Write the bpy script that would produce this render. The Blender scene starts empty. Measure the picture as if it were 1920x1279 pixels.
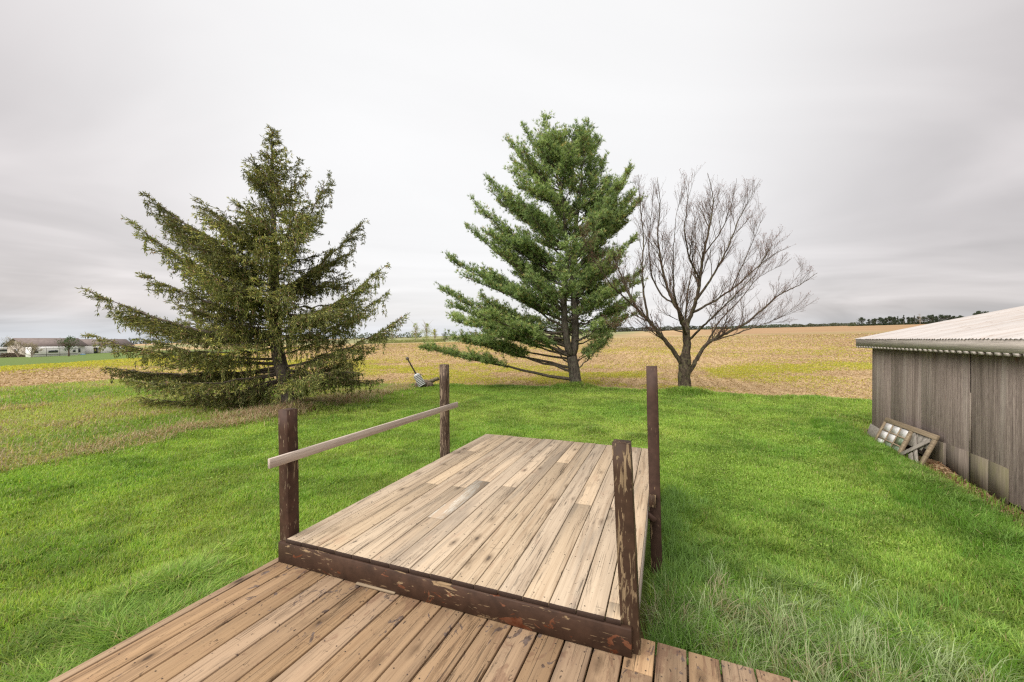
import bpy, math, random
import numpy as np
from mathutils import Vector, Matrix

# ------------------------------------------------------------------ camera, sky, sun, exposure
F, CX, HY, EYE = 750.0, 960.0, 636.0, 2.055      # focal length / principal point in pixels of a 1920 px wide picture
sc = bpy.context.scene
col = sc.collection
cam_d = bpy.data.cameras.new("camera")
cam = bpy.data.objects.new("camera", cam_d)
col.objects.link(cam)
cam_d.sensor_width = 36.0
cam_d.lens = F / 1920 * 36
cam_d.clip_start = 0.05
cam_d.clip_end = 9000
cam.location = (0, 0, EYE)
cam.rotation_euler = (math.radians(90 - 0.27), 0, 0)
sc.camera = cam

EXPO = 1.88
sc.view_settings.view_transform = 'Standard'
sc.view_settings.look = 'None'
sc.view_settings.exposure = EXPO
sc.view_settings.gamma = 1.0
sc.cycles.use_denoising = False
sc.cycles.filter_width = 1.3
sc.cycles.max_bounces = 6
sc.cycles.use_adaptive_sampling = False
SUN_EL, SUN_AZ = math.radians(50), math.radians(230)   # azimuth from +Y clockwise

world = bpy.data.worlds.new("World")
sc.world = world
world.use_nodes = True


def make_world():
    nt = world.node_tree
    nt.nodes.clear()
    N, L = nt.nodes.new, nt.links.new
    out = N('ShaderNodeOutputWorld')
    bg = N('ShaderNodeBackground')
    sky = N('ShaderNodeTexSky')
    sky.sky_type = 'NISHITA'
    sky.sun_disc = False
    sky.sun_elevation = SUN_EL
    sky.sun_rotation = SUN_AZ
    sky.air_density = 1.0
    sky.dust_density = 3.0
    tc = N('ShaderNodeTexCoord')
    sep = N('ShaderNodeSeparateXYZ')
    L(tc.outputs['Generated'], sep.inputs[0])

    def math_(op, a, b=None, c=None):
        m = N('ShaderNodeMath'); m.operation = op
        for i, v in enumerate((a, b, c)):
            if v is None: continue
            if isinstance(v, (int, float)): m.inputs[i].default_value = v
            else: L(v, m.inputs[i])
        return m.outputs[0]

    def mrange(v, a, b, c, d, smooth=True):
        m = N('ShaderNodeMapRange')
        if smooth: m.interpolation_type = 'SMOOTHSTEP'
        for i, q in enumerate((v, a, b, c, d)):
            if isinstance(q, (int, float)): m.inputs[i].default_value = q
            else: L(q, m.inputs[i])
        return m.outputs[0]
    z = sep.outputs['Z']
    # flat cloud layer seen in perspective: divide by height above the horizon
    zz = math_('ADD', math_('ABSOLUTE', z), 0.17)
    u = math_('DIVIDE', sep.outputs['X'], zz)
    v = math_('DIVIDE', sep.outputs['Y'], zz)
    cmb = N('ShaderNodeCombineXYZ')
    L(u, cmb.inputs[0]); L(v, cmb.inputs[1])
    rot = N('ShaderNodeMapping'); rot.inputs['Rotation'].default_value = (0, 0, math.radians(-12))
    rot.inputs['Scale'].default_value = (0.62, 0.85, 1)
    L(cmb.outputs[0], rot.inputs[0])
    n1 = N('ShaderNodeTexNoise'); n1.inputs['Scale'].default_value = 0.9
    n1.inputs['Detail'].default_value = 4.5; n1.inputs['Roughness'].default_value = 0.5
    n1.inputs['Distortion'].default_value = 0.9
    L(rot.outputs[0], n1.inputs['Vector'])
    # thin bright area of the overcast, ahead and high; heavier cloud to the right and low down
    vm = N('ShaderNodeVectorMath'); vm.operation = 'DOT_PRODUCT'
    c = Vector((-0.02, 0.84, 0.52)).normalized()
    L(tc.outputs['Generated'], vm.inputs[0]); vm.inputs[1].default_value = c
    glow = mrange(vm.outputs['Value'], 0.60, 0.98, 0.0, 1.0)
    right = mrange(sep.outputs['X'], 0.30, 0.85, 0.0, 1.0)
    low = mrange(z, 0.0, 0.16, 1.0, 0.0)
    nz = mrange(n1.outputs['Fac'], 0.30, 0.70, -1.0, 1.0)
    amp = mrange(glow, 0.0, 1.0, 0.12, 0.03, False)
    val = math_('ADD', 0.785, math_('MULTIPLY', glow, 0.18))
    val = math_('ADD', val, math_('MULTIPLY', nz, amp))
    val = math_('SUBTRACT', val, math_('MULTIPLY', right, 0.12))
    val = math_('SUBTRACT', val, math_('MULTIPLY', low, 0.05))
    left = mrange(sep.outputs['X'], -0.45, -0.85, 0.0, 1.0)
    val = math_('SUBTRACT', val, math_('MULTIPLY', left, 0.05))
    sv = N('ShaderNodeMapping'); sv.inputs['Scale'].default_value = (1.6, 1.6, 26)
    L(tc.outputs['Generated'], sv.inputs[0])
    n2 = N('ShaderNodeTexNoise'); n2.inputs['Scale'].default_value = 1.4; n2.inputs['Detail'].default_value = 5
    L(sv.outputs[0], n2.inputs['Vector'])
    band = math_('MULTIPLY', mrange(n2.outputs['Fac'], 0.35, 0.65, -0.045, 0.03), mrange(z, 0.30, 0.06, 0.0, 1.0))
    val = math_('ADD', val, band)
    cr = N('ShaderNodeMix'); cr.data_type = 'RGBA'
    cr.inputs['A'].default_value = (1.0, 0.937, 0.925, 1)
    cr.inputs['B'].default_value = (1.0, 0.995, 0.99, 1)
    L(glow, cr.inputs['Factor'])
    cr2 = N('ShaderNodeMix'); cr2.data_type = 'RGBA'
    L(mrange(z, 0.0, 0.07, 1.0, 0.0), cr2.inputs['Factor'])
    L(cr.outputs['Result'], cr2.inputs['A']); cr2.inputs['B'].default_value = (0.92, 0.95, 1.0, 1)
    mul = N('ShaderNodeVectorMath'); mul.operation = 'SCALE'
    L(cr2.outputs['Result'], mul.inputs[0])
    L(math_('MULTIPLY', val, 10.0 / 2 ** EXPO), mul.inputs['Scale'])
    mx = N('ShaderNodeMix'); mx.data_type = 'RGBA'; mx.inputs['Factor'].default_value = 0.97
    L(sky.outputs[0], mx.inputs['A']); L(mul.outputs[0], mx.inputs['B'])
    L(mx.outputs['Result'], bg.inputs['Color'])
    bg.inputs['Strength'].default_value = 0.10
    L(bg.outputs[0], out.inputs['Surface'])


make_world()
sun_d = bpy.data.lights.new("sun", 'SUN')
sun_d.energy = 1.5
sun_d.angle = math.radians(75)
sun_d.color = (1.0, 0.96, 0.90)
sun = bpy.data.objects.new("sun", sun_d)
col.objects.link(sun)
sd = Vector((math.sin(SUN_AZ) * math.cos(SUN_EL), math.cos(SUN_AZ) * math.cos(SUN_EL), math.sin(SUN_EL)))
sun.rotation_euler = sd.to_track_quat('Z', 'Y').to_euler()

# ------------------------------------------------------------------ helpers
rng = np.random.default_rng(11)
random.seed(5)


def sstep(a, b, x):
    t = np.clip((np.asarray(x, float) - a) / (b - a), 0, 1)
    return t * t * (3 - 2 * t)


def vnoise(x, y, seed=0):
    x = np.asarray(x, float); y = np.asarray(y, float)
    xi = np.floor(x).astype(np.int64); yi = np.floor(y).astype(np.int64)
    fx = x - xi; fy = y - yi
    fx = fx * fx * (3 - 2 * fx); fy = fy * fy * (3 - 2 * fy)

    def h(a, b):
        n = (a * 374761393 + b * 668265263 + seed * 1442695041) & 0xffffffff
        n = ((n ^ (n >> 13)) * 1274126177) & 0xffffffff
        return ((n ^ (n >> 16)) & 0xffff) / 65535.0
    return (h(xi, yi) * (1 - fx) + h(xi + 1, yi) * fx) * (1 - fy) + (h(xi, yi + 1) * (1 - fx) + h(xi + 1, yi + 1) * fx) * fy


def fbm(x, y, seed=0, oct=4):
    s = 0; a = 0.5; t = 0
    for i in range(oct):
        s = s + a * vnoise(x * 2 ** i, y * 2 ** i, seed + i * 7); t += a; a *= .5
    return s / t


def gh(x, y):
    x = np.asarray(x, float); y = np.asarray(y, float)
    r = np.hypot(x, y)
    s = sstep(14, 130, r) * (y > -20)
    base = s * (0.0123 * y + 0.0262 * x) + 2.055 * sstep(120, 900, r) * (y > -20)
    mound = 0.05 * (fbm(x * .35 + 9, y * .35 + 4, 3, 2) - .5) * sstep(3.5, 7, r)
    bank = 0.16 * np.exp(-((np.hypot(x - 2.75, y - 16.9)) / .75) ** 2) + 0.18 * np.exp(-((np.hypot(x - 6.65, y - 15.4)) / .8) ** 2)
    bank = bank + 0.10 * np.exp(-((np.hypot(x + 6.6, y - 12)) / .8) ** 2)
    return base + mound + bank - 0.06 * sstep(15, 19, y)


def gz(x, y): return float(gh(x, y))


def at(px, py, Y): return np.array([(px - CX) / F * Y, Y, EYE - (py - HY) / F * Y])


def tag(o, label=None, cat=None, group=None, kind=None):
    if label: o['label'] = label
    if cat: o['category'] = cat
    if group: o['group'] = group
    if kind: o['kind'] = kind
    return o


def empty(name, loc, rz=0.0, label=None, cat=None, group=None):
    o = bpy.data.objects.new(name, None)
    o.location = loc; o.rotation_euler = (0, 0, rz)
    o.empty_display_size = 0.2
    col.objects.link(o)
    return tag(o, label, cat, group)


class MB:
    """collects vertices / faces / per vertex float attributes and links them as one mesh object"""
    def __init__(s): s.v = []; s.q = []; s.n = 0; s.t = []; s.c = []; s.rnd = []; s.hc = False

    def add(s, V, quads=None, tris=None, c=None, r=0.0):
        V = np.asarray(V, float)
        if quads is not None and len(quads): s.q.append(np.asarray(quads, np.int64) + s.n)
        if tris is not None and len(tris): s.t.append(np.asarray(tris, np.int64) + s.n)
        s.v.append(V); s.n += len(V)
        if c is not None:
            s.hc = True
            c = np.asarray(c, float)
            if c.ndim == 1: c = np.tile(c, (len(V), 1))
            s.c.append(c)
        else: s.c.append(np.ones((len(V), 3)))
        s.rnd.append(np.full(len(V), r) if np.isscalar(r) else np.asarray(r))
        return s

    def box(s, x0, x1, y0, y1, z0, z1, r=0.0, M=None, bev=0.0):
        if bev > 0:
            b = bev
            V = []
            for z, zi in ((z0, 0), (z0 + b, 1), (z1 - b, 2), (z1, 3)):
                k = b if zi in (0, 3) else 0
                xs0, xs1, ys0, ys1 = x0 + k, x1 - k, y0 + k, y1 - k
                e = 0 if zi in (0, 3) else b
                V += [(xs0 + e, ys0, z), (xs1 - e, ys0, z), (xs1, ys0 + e, z), (xs1, ys1 - e, z),
                      (xs1 - e, ys1, z), (xs0 + e, ys1, z), (xs0, ys1 - e, z), (xs0, ys0 + e, z)] if e else \
                     [(xs0, ys0, z), (xs1, ys0, z), (xs1, ys0, z), (xs1, ys1, z), (xs1, ys1, z), (xs0, ys1, z), (xs0, ys1, z), (xs0, ys0, z)]
            V = np.array(V, float)
            Q = []
            for l in range(3):
                for i in range(8):
                    j = (i + 1) % 8
                    Q.append((l * 8 + i, l * 8 + j, l * 8 + 8 + j, l * 8 + 8 + i))
            Q.append((7, 5, 3, 1)); Q.append((24 + 1, 24 + 3, 24 + 5, 24 + 7))
        else:
            V = np.array([(x0, y0, z0), (x1, y0, z0), (x1, y1, z0), (x0, y1, z0), (x0, y0, z1), (x1, y0, z1), (x1, y1, z1), (x0, y1, z1)], float)
            Q = [(3, 2, 1, 0), (4, 5, 6, 7), (0, 1, 5, 4), (1, 2, 6, 5), (2, 3, 7, 6), (3, 0, 4, 7)]
        if M is not None: V = V @ M[:3, :3].T + M[:3, 3]
        return s.add(V, Q, r=r)

    def tube(s, P, R, k=5, c=None, cap=True):
        P = np.asarray(P, float); n = len(P)
        R = np.broadcast_to(np.asarray(R, float), (n,))
        T = np.gradient(P, axis=0)
        T /= np.linalg.norm(T, axis=1)[:, None] + 1e-9
        ref = np.array([0.13, 0.21, 1.0]) if abs(T[:, 2]).mean() < .8 else np.array([1., .1, .05])
        A = np.cross(T, ref); A /= np.linalg.norm(A, axis=1)[:, None] + 1e-9
        B = np.cross(T, A)
        a = np.arange(k) * 2 * math.pi / k
        V = P[:, None, :] + R[:, None, None] * (np.cos(a)[None, :, None] * A[:, None, :] + np.sin(a)[None, :, None] * B[:, None, :])
        V = V.reshape(-1, 3)
        i = np.arange(n - 1)[:, None] * k + np.arange(k)[None, :]
        j = np.arange(n - 1)[:, None] * k + (np.arange(k)[None, :] + 1) % k
        Q = np.stack([j, i, i + k, j + k], -1).reshape(-1, 4)
        m = len(V)
        if cap:
            V = np.vstack([V, P[-1], P[0]])
            T3 = [(m - k + (q + 1) % k, m - k + q, m) for q in range(k)] + [(q, (q + 1) % k, m + 1) for q in range(k)]
        else: T3 = None
        return s.add(V, Q, T3, c=c)

    def lathe(s, prof, k=16, M=None, cap=True):
        a = np.arange(k) * 2 * math.pi / k
        V = np.array([[r * math.cos(t), r * math.sin(t), z] for r, z in prof for t in a])
        n = len(prof)
        Q = [(l * k + i, l * k + (i + 1) % k, l * k + k + (i + 1) % k, l * k + k + i) for l in range(n - 1) for i in range(k)]
        T = None
        if cap:
            V = np.vstack([V, [0, 0, prof[0][1]], [0, 0, prof[-1][1]]])
            m = n * k
            T = [((i + 1) % k, i, m) for i in range(k)] + [((n - 1) * k + i, (n - 1) * k + (i + 1) % k, m + 1) for i in range(k)]
        if M is not None: V = V @ M[:3, :3].T + M[:3, 3]
        return s.add(V, Q, T)

    def build(s, name, mat, parent=None, smooth=False):
        V = np.vstack(s.v)
        q = np.vstack(s.q) if s.q else np.zeros((0, 4), np.int64)
        t = np.vstack(s.t) if s.t else np.zeros((0, 3), np.int64)
        me = bpy.data.meshes.new(name)
        me.vertices.add(len(V)); me.vertices.foreach_set('co', V.ravel().astype(np.float32))
        nl = len(q) * 4 + len(t) * 3
        me.loops.add(nl)
        me.loops.foreach_set('vertex_index', np.concatenate([q.ravel(), t.ravel()]).astype(np.int32))
        me.polygons.add(len(q) + len(t))
        st = np.concatenate([np.arange(len(q)) * 4, len(q) * 4 + np.arange(len(t)) * 3]).astype(np.int32)
        me.polygons.foreach_set('loop_start', st)
        if smooth: me.polygons.foreach_set('use_smooth', np.ones(len(q) + len(t), bool))
        a = me.attributes.new('rnd', 'FLOAT', 'POINT'); a.data.foreach_set('value', np.concatenate(s.rnd).astype(np.float32))
        if s.hc:
            C = np.vstack(s.c)
            a = me.attributes.new('col', 'FLOAT_COLOR', 'POINT')
            a.data.foreach_set('color', np.hstack([C, np.ones((len(C), 1))]).ravel().astype(np.float32))
        me.update(calc_edges=True)
        me.validate()
        if mat: me.materials.append(mat)
        o = bpy.data.objects.new(name, me)
        col.objects.link(o)
        if parent: o.parent = parent
        return o


def frame(o, rz):
    c, s_ = math.cos(rz), math.sin(rz)
    M = np.eye(4); M[:2, :2] = [[c, -s_], [s_, c]]; M[:3, 3] = o
    return M


def basis(origin, ex, ey, ez):
    M = np.eye(4); M[:3, 0] = ex; M[:3, 1] = ey; M[:3, 2] = ez; M[:3, 3] = origin
    return M


# ------------------------------------------------------------------ materials
class NT:
    def __init__(s, name, rough=0.8, spec=0.3):
        s.m = bpy.data.materials.new(name); s.m.use_nodes = True
        s.t = s.m.node_tree; s.b = s.t.nodes['Principled BSDF']
        s.b.inputs['Roughness'].default_value = rough
        s.b.inputs['Specular IOR Level'].default_value = spec

    def n(s, typ, **kw):
        nd = s.t.nodes.new('ShaderNode' + typ)
        for k, v in kw.items(): setattr(nd, k, v)
        return nd

    def l(s, a, b): s.t.links.new(a, b)

    def set(s, inp, v):
        if hasattr(v, 'is_linked') or hasattr(v, 'links'): s.l(v, inp)
        else: inp.default_value = v

    def noise(s, vec, scale, detail=4, rough=.55, dist=0.0, out='Fac'):
        nd = s.n('TexNoise'); s.set(nd.inputs['Vector'], vec)
        nd.inputs['Scale'].default_value = scale; nd.inputs['Detail'].default_value = detail
        nd.inputs['Roughness'].default_value = rough; nd.inputs['Distortion'].default_value = dist
        return nd.outputs[out]

    def mapping(s, vec, scale=(1, 1, 1), loc=(0, 0, 0), rot=(0, 0, 0)):
        nd = s.n('Mapping'); s.l(vec, nd.inputs[0])
        nd.inputs['Scale'].default_value = scale; nd.inputs['Location'].default_value = loc; nd.inputs['Rotation'].default_value = rot
        return nd.outputs[0]

    def rng(s, v, a, b, c=0.0, d=1.0):
        nd = s.n('MapRange'); s.l(v, nd.inputs[0])
        for i, q in enumerate((a, b, c, d)): nd.inputs[i + 1].default_value = q
        return nd.outputs[0]

    def ramp(s, v, stops):
        nd = s.n('ValToRGB'); s.l(v, nd.inputs[0]); e = nd.color_ramp.elements
        e[0].position, e[0].color = stops[0][0], (*stops[0][1], 1)
        e[1].position, e[1].color = stops[-1][0], (*stops[-1][1], 1)
        for p, c in stops[1:-1]:
            q = e.new(p); q.color = (*c, 1)
        return nd.outputs[0]

    def mix(s, f, a, b, mode='MIX'):
        nd = s.n('Mix', data_type='RGBA', blend_type=mode)
        s.set(nd.inputs['Factor'], f)
        for k, v in (('A', a), ('B', b)):
            if isinstance(v, tuple): nd.inputs[k].default_value = (*v, 1)
            else: s.l(v, nd.inputs[k])
        return nd.outputs['Result']

    def math(s, op, a, b=0.0):
        nd = s.n('Math', operation=op); s.set(nd.inputs[0], a); s.set(nd.inputs[1], b)
        return nd.outputs[0]

    def attr(s, name, out='Fac'):
        return s.n('Attribute', attribute_name=name).outputs[out]

    def obj(s): return s.n('TexCoord').outputs['Object']

    def color(s, c): s.set(s.b.inputs['Base Color'], (*c, 1) if isinstance(c, tuple) else c)

    def bump(s, h, strength=0.4, dist=0.01, prev=None):
        nd = s.n('Bump'); s.l(h, nd.inputs['Height']); nd.inputs['Strength'].default_value = strength
        nd.inputs['Distance'].default_value = dist
        if prev is not None: s.l(prev, nd.inputs['Normal'])
        s.l(nd.outputs[0], s.b.inputs['Normal']); return nd.outputs[0]


def shifted(n, vec):
    """object coordinates displaced per board so that no two boards share grain"""
    r = n.attr('rnd')
    cb = n.n('CombineXYZ')
    n.l(n.math('MULTIPLY', r, 37.7), cb.inputs[0]); n.l(n.math('MULTIPLY', r, 91.3), cb.inputs[1]); n.l(n.math('MULTIPLY', r, 17.0), cb.inputs[2])
    va = n.n('VectorMath', operation='ADD'); n.l(vec, va.inputs[0]); n.l(cb.outputs[0], va.inputs[1])
    return va.outputs[0]


def deck_wood(name, light, mid, dark, grey, grey_amt, paint_amt=0.0, pinky=(.40, .22, .15), tones=(.9, 1.05), sats=(.8, 1.0)):
    n = NT(name, .78, .25)
    ob = n.obj(); v = shifted(n, ob)
    # fine grain: long in Y
    g1 = n.noise(n.mapping(v, (60, 1.4, 60)), 1.0, 6, .6, .6)
    g2 = n.noise(n.mapping(v, (16, .55, 16)), 1.0, 5, .6, 1.2)
    broad = n.noise(n.mapping(v, (5, .45, 5)), 1.0, 3, .5)
    c = n.ramp(g2, [(.28, mid), (.5, light), (.75, tuple(min(1, q * 1.08) for q in light))])
    c = n.mix(n.rng(g1, .46, .72, 0, .45), c, mid)
    # weathered grey bands
    gm = n.rng(n.noise(n.mapping(v, (9, .5, 9), (3, 1, 0)), 1.0, 4, .6, .8), .52, .68, 0, grey_amt)
    c = n.mix(gm, c, grey)
    # dark checked streaks: product of a broad mask and thin lines
    st = n.noise(n.mapping(v, (150, 6.5, 95)), 1.0, 4, .7, .5)
    msk = n.rng(n.noise(n.mapping(v, (15, 1.1, 13), (7, 2, 0)), 1.0, 4, .6, 1.0), .54, .66)
    k1 = n.math('MULTIPLY', n.rng(st, .50, .56), msk)
    c = n.mix(n.math('MULTIPLY', k1, .80), c, dark)
    # hairline cracks
    hl = n.noise(n.mapping(v, (150, 1.6, 150), (1, 5, 0)), 1.0, 2, .5, .3)
    k2 = n.rng(hl, .66, .70)
    c = n.mix(n.math('MULTIPLY', k2, .7), c, dark)
    # knots
    vo = n.n('TexVoronoi'); n.l(n.mapping(v, (8.5, 3.2, 1)), vo.inputs['Vector']); vo.inputs['Scale'].default_value = 1.0
    nd = n.noise(n.mapping(v, (40, 25, 1)), 1.0, 3)
    kd = n.math('ADD', vo.outputs['Distance'], n.math('MULTIPLY', nd, .16))
    keep = n.rng(n.n('SeparateColor').outputs[0], 0, 1)
    sc_ = n.n('SeparateColor'); n.l(vo.outputs['Color'], sc_.inputs[0])
    sel = n.rng(sc_.outputs[0], .40, .44)
    k3 = n.math('MULTIPLY', n.rng(kd, .36, .20), sel)
    c = n.mix(n.math('MULTIPLY', k3, .7), c, tuple(q * .62 for q in mid))
    k3b = n.math('MULTIPLY', n.rng(kd, .20, .15), sel)
    c = n.mix(n.math('MULTIPLY', k3b, .75), c, dark)
    # small dark splinter marks across the surface
    sp = n.noise(n.mapping(v, (48, 20, 1), (2, 9, 0)), 1.0, 2, .5, 1.5)
    c = n.mix(n.rng(sp, .685, .72, 0, .8), c, dark)
    ct = n.noise(n.mapping(v, (9, 30, 1), (6, 1, 0)), 1.0, 4, .6, 2.0)      # cross-grain scars
    c = n.mix(n.rng(ct, .67, .70, 0, .5), c, dark)
    pk = n.noise(n.mapping(v, (10, 4, 1), (8, 3, 0)), 1.0, 3)
    c = n.mix(n.rng(pk, .60, .75, 0, .35), c, pinky)
    # board to board tone
    r = n.attr('rnd')
    w = n.n('TexWhiteNoise', noise_dimensions='1D'); n.l(n.math('FLOOR', n.math('MULTIPLY', r, 100.0)), w.inputs['W'])
    tone = n.rng(w.outputs['Value'], 0, 1, *tones)
    hs = n.n('HueSaturation'); n.l(c, hs.inputs['Color']); n.l(tone, hs.inputs['Value'])
    w2 = n.n('TexWhiteNoise', noise_dimensions='1D'); n.l(n.math('ADD', n.math('FLOOR', n.math('MULTIPLY', r, 100.0)), 313.5), w2.inputs['W'])
    n.l(n.rng(w2.outputs['Value'], 0, 1, *sats), hs.inputs['Saturation'])
    c = hs.outputs['Color']
    c = n.mix(n.rng(broad, .35, .65, 0, .18), c, n.mix(1.0, c, (.72, .66, .6), 'MULTIPLY'))
    if paint_amt > 0:
        # remains of brown paint, mostly close to the step at the far end of the boards
        sx = n.n('SeparateXYZ'); n.l(ob, sx.inputs[0])
        near = n.rng(sx.outputs['Y'], -0.95, 0.15, 0, 1)
        pn = n.noise(n.mapping(v, (11, 5.5, 1), (4, 4, 0)), 1.0, 5, .62, 1.6)
        thr = n.math('ADD', pn, n.math('MULTIPLY', near, .105))
        pf = n.rng(thr, .690, .705)
        flk = n.noise(ob, 30, 3)
        pc = n.mix(n.rng(flk, .4, .6), (.060, .042, .038), (.14, .11, .105))
        c = n.mix(n.math('MULTIPLY', pf, paint_amt), c, pc)
        rf = n.rng(n.math('ADD', n.noise(n.mapping(v, (8, 4, 1), (1, 9, 0)), 1.0, 4, .6, 1.0), n.math('MULTIPLY', near, .11)), .655, .70, 0, .75)
        c = n.mix(n.math('MULTIPLY', rf, .6), c, (.17, .085, .055))
    if paint_amt == 0:      # front ends of the boards carry the brown paint of the step
        sy = n.n('SeparateXYZ'); n.l(ob, sy.inputs[0])
        c = n.mix(n.rng(n.math('ADD', sy.outputs['Y'], n.math('MULTIPLY', n.noise(ob, 60, 3), .006)), -.0155, -.0175), c, (.035, .02, .014))
    n.color(c)
    h = n.math('SUBTRACT', n.math('ADD', g1, n.math('MULTIPLY', g2, .6)), n.math('ADD', k1, n.math('MULTIPLY', k2, 1.2)))
    n.bump(h, .55, .004)
    n.l(n.rng(g1, .3, .7, .65, .9), n.b.inputs['Roughness'])
    return n.m


def peel_paint(name, paint, amount, wood=(.32, .22, .125), rust=None, axis='Z'):
    """dark brown paint flaking off in long flakes"""
    n = NT(name, .7, .22)
    ob = n.obj(); v = shifted(n, ob)
    s_ = (52, 52, 7.5) if axis == 'Z' else (5.0, 26, 16)
    f = n.noise(n.mapping(v, s_), 1.0, 6, .62, .9)
    big = n.noise(n.mapping(v, (5, 5, 2.2) if axis == 'Z' else (2.0, 5, 5), (3, 3, 3)), 1.0, 3)
    th = .635 - amount * .23
    m = n.rng(n.math('ADD', f, n.math('MULTIPLY', n.math('SUBTRACT', big, .5), .45)), th, th + .025)
    wg = n.noise(n.mapping(v, (90, 90, 3) if axis == 'Z' else (3, 90, 90)), 1.0, 4)
    wc = n.mix(n.rng(wg, .35, .7), wood, tuple(q * .45 for q in wood))
    pn = n.noise(ob, 14, 4)
    pc = n.mix(n.rng(pn, .35, .7), paint, tuple(q * 1.7 for q in paint))
    # chips along the grain showing old coats
    ch = n.noise(n.mapping(v, (70, 70, 12) if axis == 'Z' else (12, 70, 70), (5, 5, 5)), 1.0, 3)
    pc = n.mix(n.rng(ch, .66, .70, 0, .8 if amount > .12 else (.5 if amount > 0 else .12)), pc, wood)
    c = n.mix(m, pc, wc)
    if rust:
        rn = n.noise(n.mapping(v, (6.5, 8, 11), (7, 1, 2)), 1.0, 5, .6, .8)
        sx = n.n('SeparateXYZ'); n.l(ob, sx.inputs[0])
        rf = n.rng(n.math('ADD', rn, n.rng(sx.outputs['Z'], .50, .64, .06, -.02)), .625, .64)
        rcol = n.mix(n.rng(n.noise(ob, 18, 3), .4, .6), rust, (.10, .03, .012))
        c = n.mix(rf, c, rcol)
    n.color(c)
    n.l(n.rng(m, 0, 1, .6, .9), n.b.inputs['Roughness'])
    n.bump(n.math('ADD', n.math('MULTIPLY', m, -1.0), n.math('MULTIPLY', wg, .4)), .6, .002)
    return n.m


def old_wood(name, light, dark, axis='Y', scale=1.0, spots=.5):
    n = NT(name, .85, .2)
    v = shifted(n, n.obj())
    long_, sh = .9 * scale, 30 * scale
    s_ = {'X': (long_, sh, sh), 'Y': (sh, long_, sh), 'Z': (sh, sh, long_)}[axis]
    g = n.noise(n.mapping(v, s_), 1.0, 6, .65, .8)
    g2 = n.noise(n.mapping(v, tuple(q * 3.2 for q in s_), (2, 3, 4)), 1.0, 4, .6)
    p = n.noise(v, 3.0, 4)
    c = n.mix(n.rng(g, .35, .68), light, dark)
    c = n.mix(n.rng(p, .4, .7, 0, .35), c, tuple((a + b) / 2 * .9 for a, b in zip(light, dark)))
    c = n.mix(n.rng(g2, .62, .70, 0, spots), c, tuple(q * .35 for q in dark))
    n.color(c)
    n.bump(n.math('ADD', g, g2), .5, .005)
    return n.m


def plain(name, c, rough=.7, spec=.3, var=.25, scale=6.0, metal=0.0, bump=0.0):
    n = NT(name, rough, spec)
    f = n.noise(n.obj(), scale, 5, .6)
    n.color(n.mix(n.rng(f, .3, .7, 0, 1), tuple(q * (1 - var) for q in c), tuple(min(1, q * (1 + var)) for q in c)))
    n.b.inputs['Metallic'].default_value = metal
    if bump: n.bump(f, .5, bump)
    return n.m


def foliage(name, rough=.6, trans=.35, spec=.25, var=0.0):
    n = NT(name, rough, spec)
    c = n.attr('col', 'Color')
    n.color(c)
    out = n.t.nodes['Material Output']
    tr = n.n('BsdfTranslucent'); n.l(n.mix(1.0, c, (1.25, 1.35, .6), 'MULTIPLY'), tr.inputs['Color'])
    mx = n.n('MixShader'); mx.inputs[0].default_value = trans
    n.l(n.b.outputs[0], mx.inputs[1]); n.l(tr.outputs[0], mx.inputs[2]); n.l(mx.outputs[0], out.inputs['Surface'])
    return n.m


def bark(name, a, b, lichen=None, sc_=(16, 16, 3.5), amt=.5):
    n = NT(name, .9, .15)
    v = n.obj()
    g = n.noise(n.mapping(v, sc_), 1.0, 6, .68, 1.0)
    f = n.noise(v, 22, 4)
    c = n.mix(n.rng(g, .38, .62), a, b)
    if lichen:
        c = n.mix(n.rng(n.noise(v, 7, 5, .65), .50, .60, 0, amt), c, lichen)
    n.color(c)
    n.bump(n.math('ADD', g, n.math('MULTIPLY', f, .4)), .9, .03)
    return n.m


M = {}
M['deck_up'] = deck_wood('sunbleached_decking', (.43, .335, .230), (.28, .20, .128), (.045, .033, .025), (.175, .145, .115), .55, 0.0, (.32, .19, .12), (.90, 1.03), (.85, 1.03))
M['deck_lo'] = deck_wood('warm_decking', (.40, .262, .145), (.245, .148, .078), (.04, .025, .016), (.16, .12, .085), .30, .8, (.30, .16, .10), (.90, 1.04), (.85, 1.0))
M['paint'] = peel_paint('brown_paint_peeling', (.036, .020, .012), .36, (.25, .18, .105))
M['paint_some'] = peel_paint('brown_paint_chipped', (.042, .021, .014), .16, (.27, .20, .13))
M['paint_much'] = peel_paint('brown_paint_flaking', (.042, .026, .018), .50, (.27, .20, .14))
M['paint_clean'] = peel_paint('brown_paint_sound', (.040, .022, .016), -.1)
M['paint_board'] = peel_paint('brown_painted_board', (.036, .019, .012), .08, rust=(.15, .062, .033), axis='X')
M['rail'] = old_wood('grey_rail_wood', (.54, .465, .405), (.30, .24, .20), 'Y', 1.6, .8)
M['joist'] = old_wood('joist_wood', (.20, .14, .09), (.10, .07, .045), 'Y')
M['greywood'] = old_wood('grey_barn_timber', (.32, .29, .25), (.16, .14, .12), 'Y', .6)
M['sash'] = old_wood('brown_sash_timber', (.32, .25, .165), (.15, .11, .075), 'X', 1.3)

# ------------------------------------------------------------------ layout axes
A21 = math.radians(21.0)
DV = np.array([math.sin(A21), math.cos(A21)])      # direction the platform boards run
QV = np.array([math.cos(A21), -math.sin(A21)])
C0 = np.array([8.17, 9.07])                        # far corner of the shed wall
WV = np.array([.4432, .8964])                      # wall direction, away from camera
NV = np.array([-.8964, .4432])                     # out of the wall, to the lawn


def pq(x, y): return x * DV[0] + y * DV[1], x * QV[0] + y * QV[1]


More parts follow.
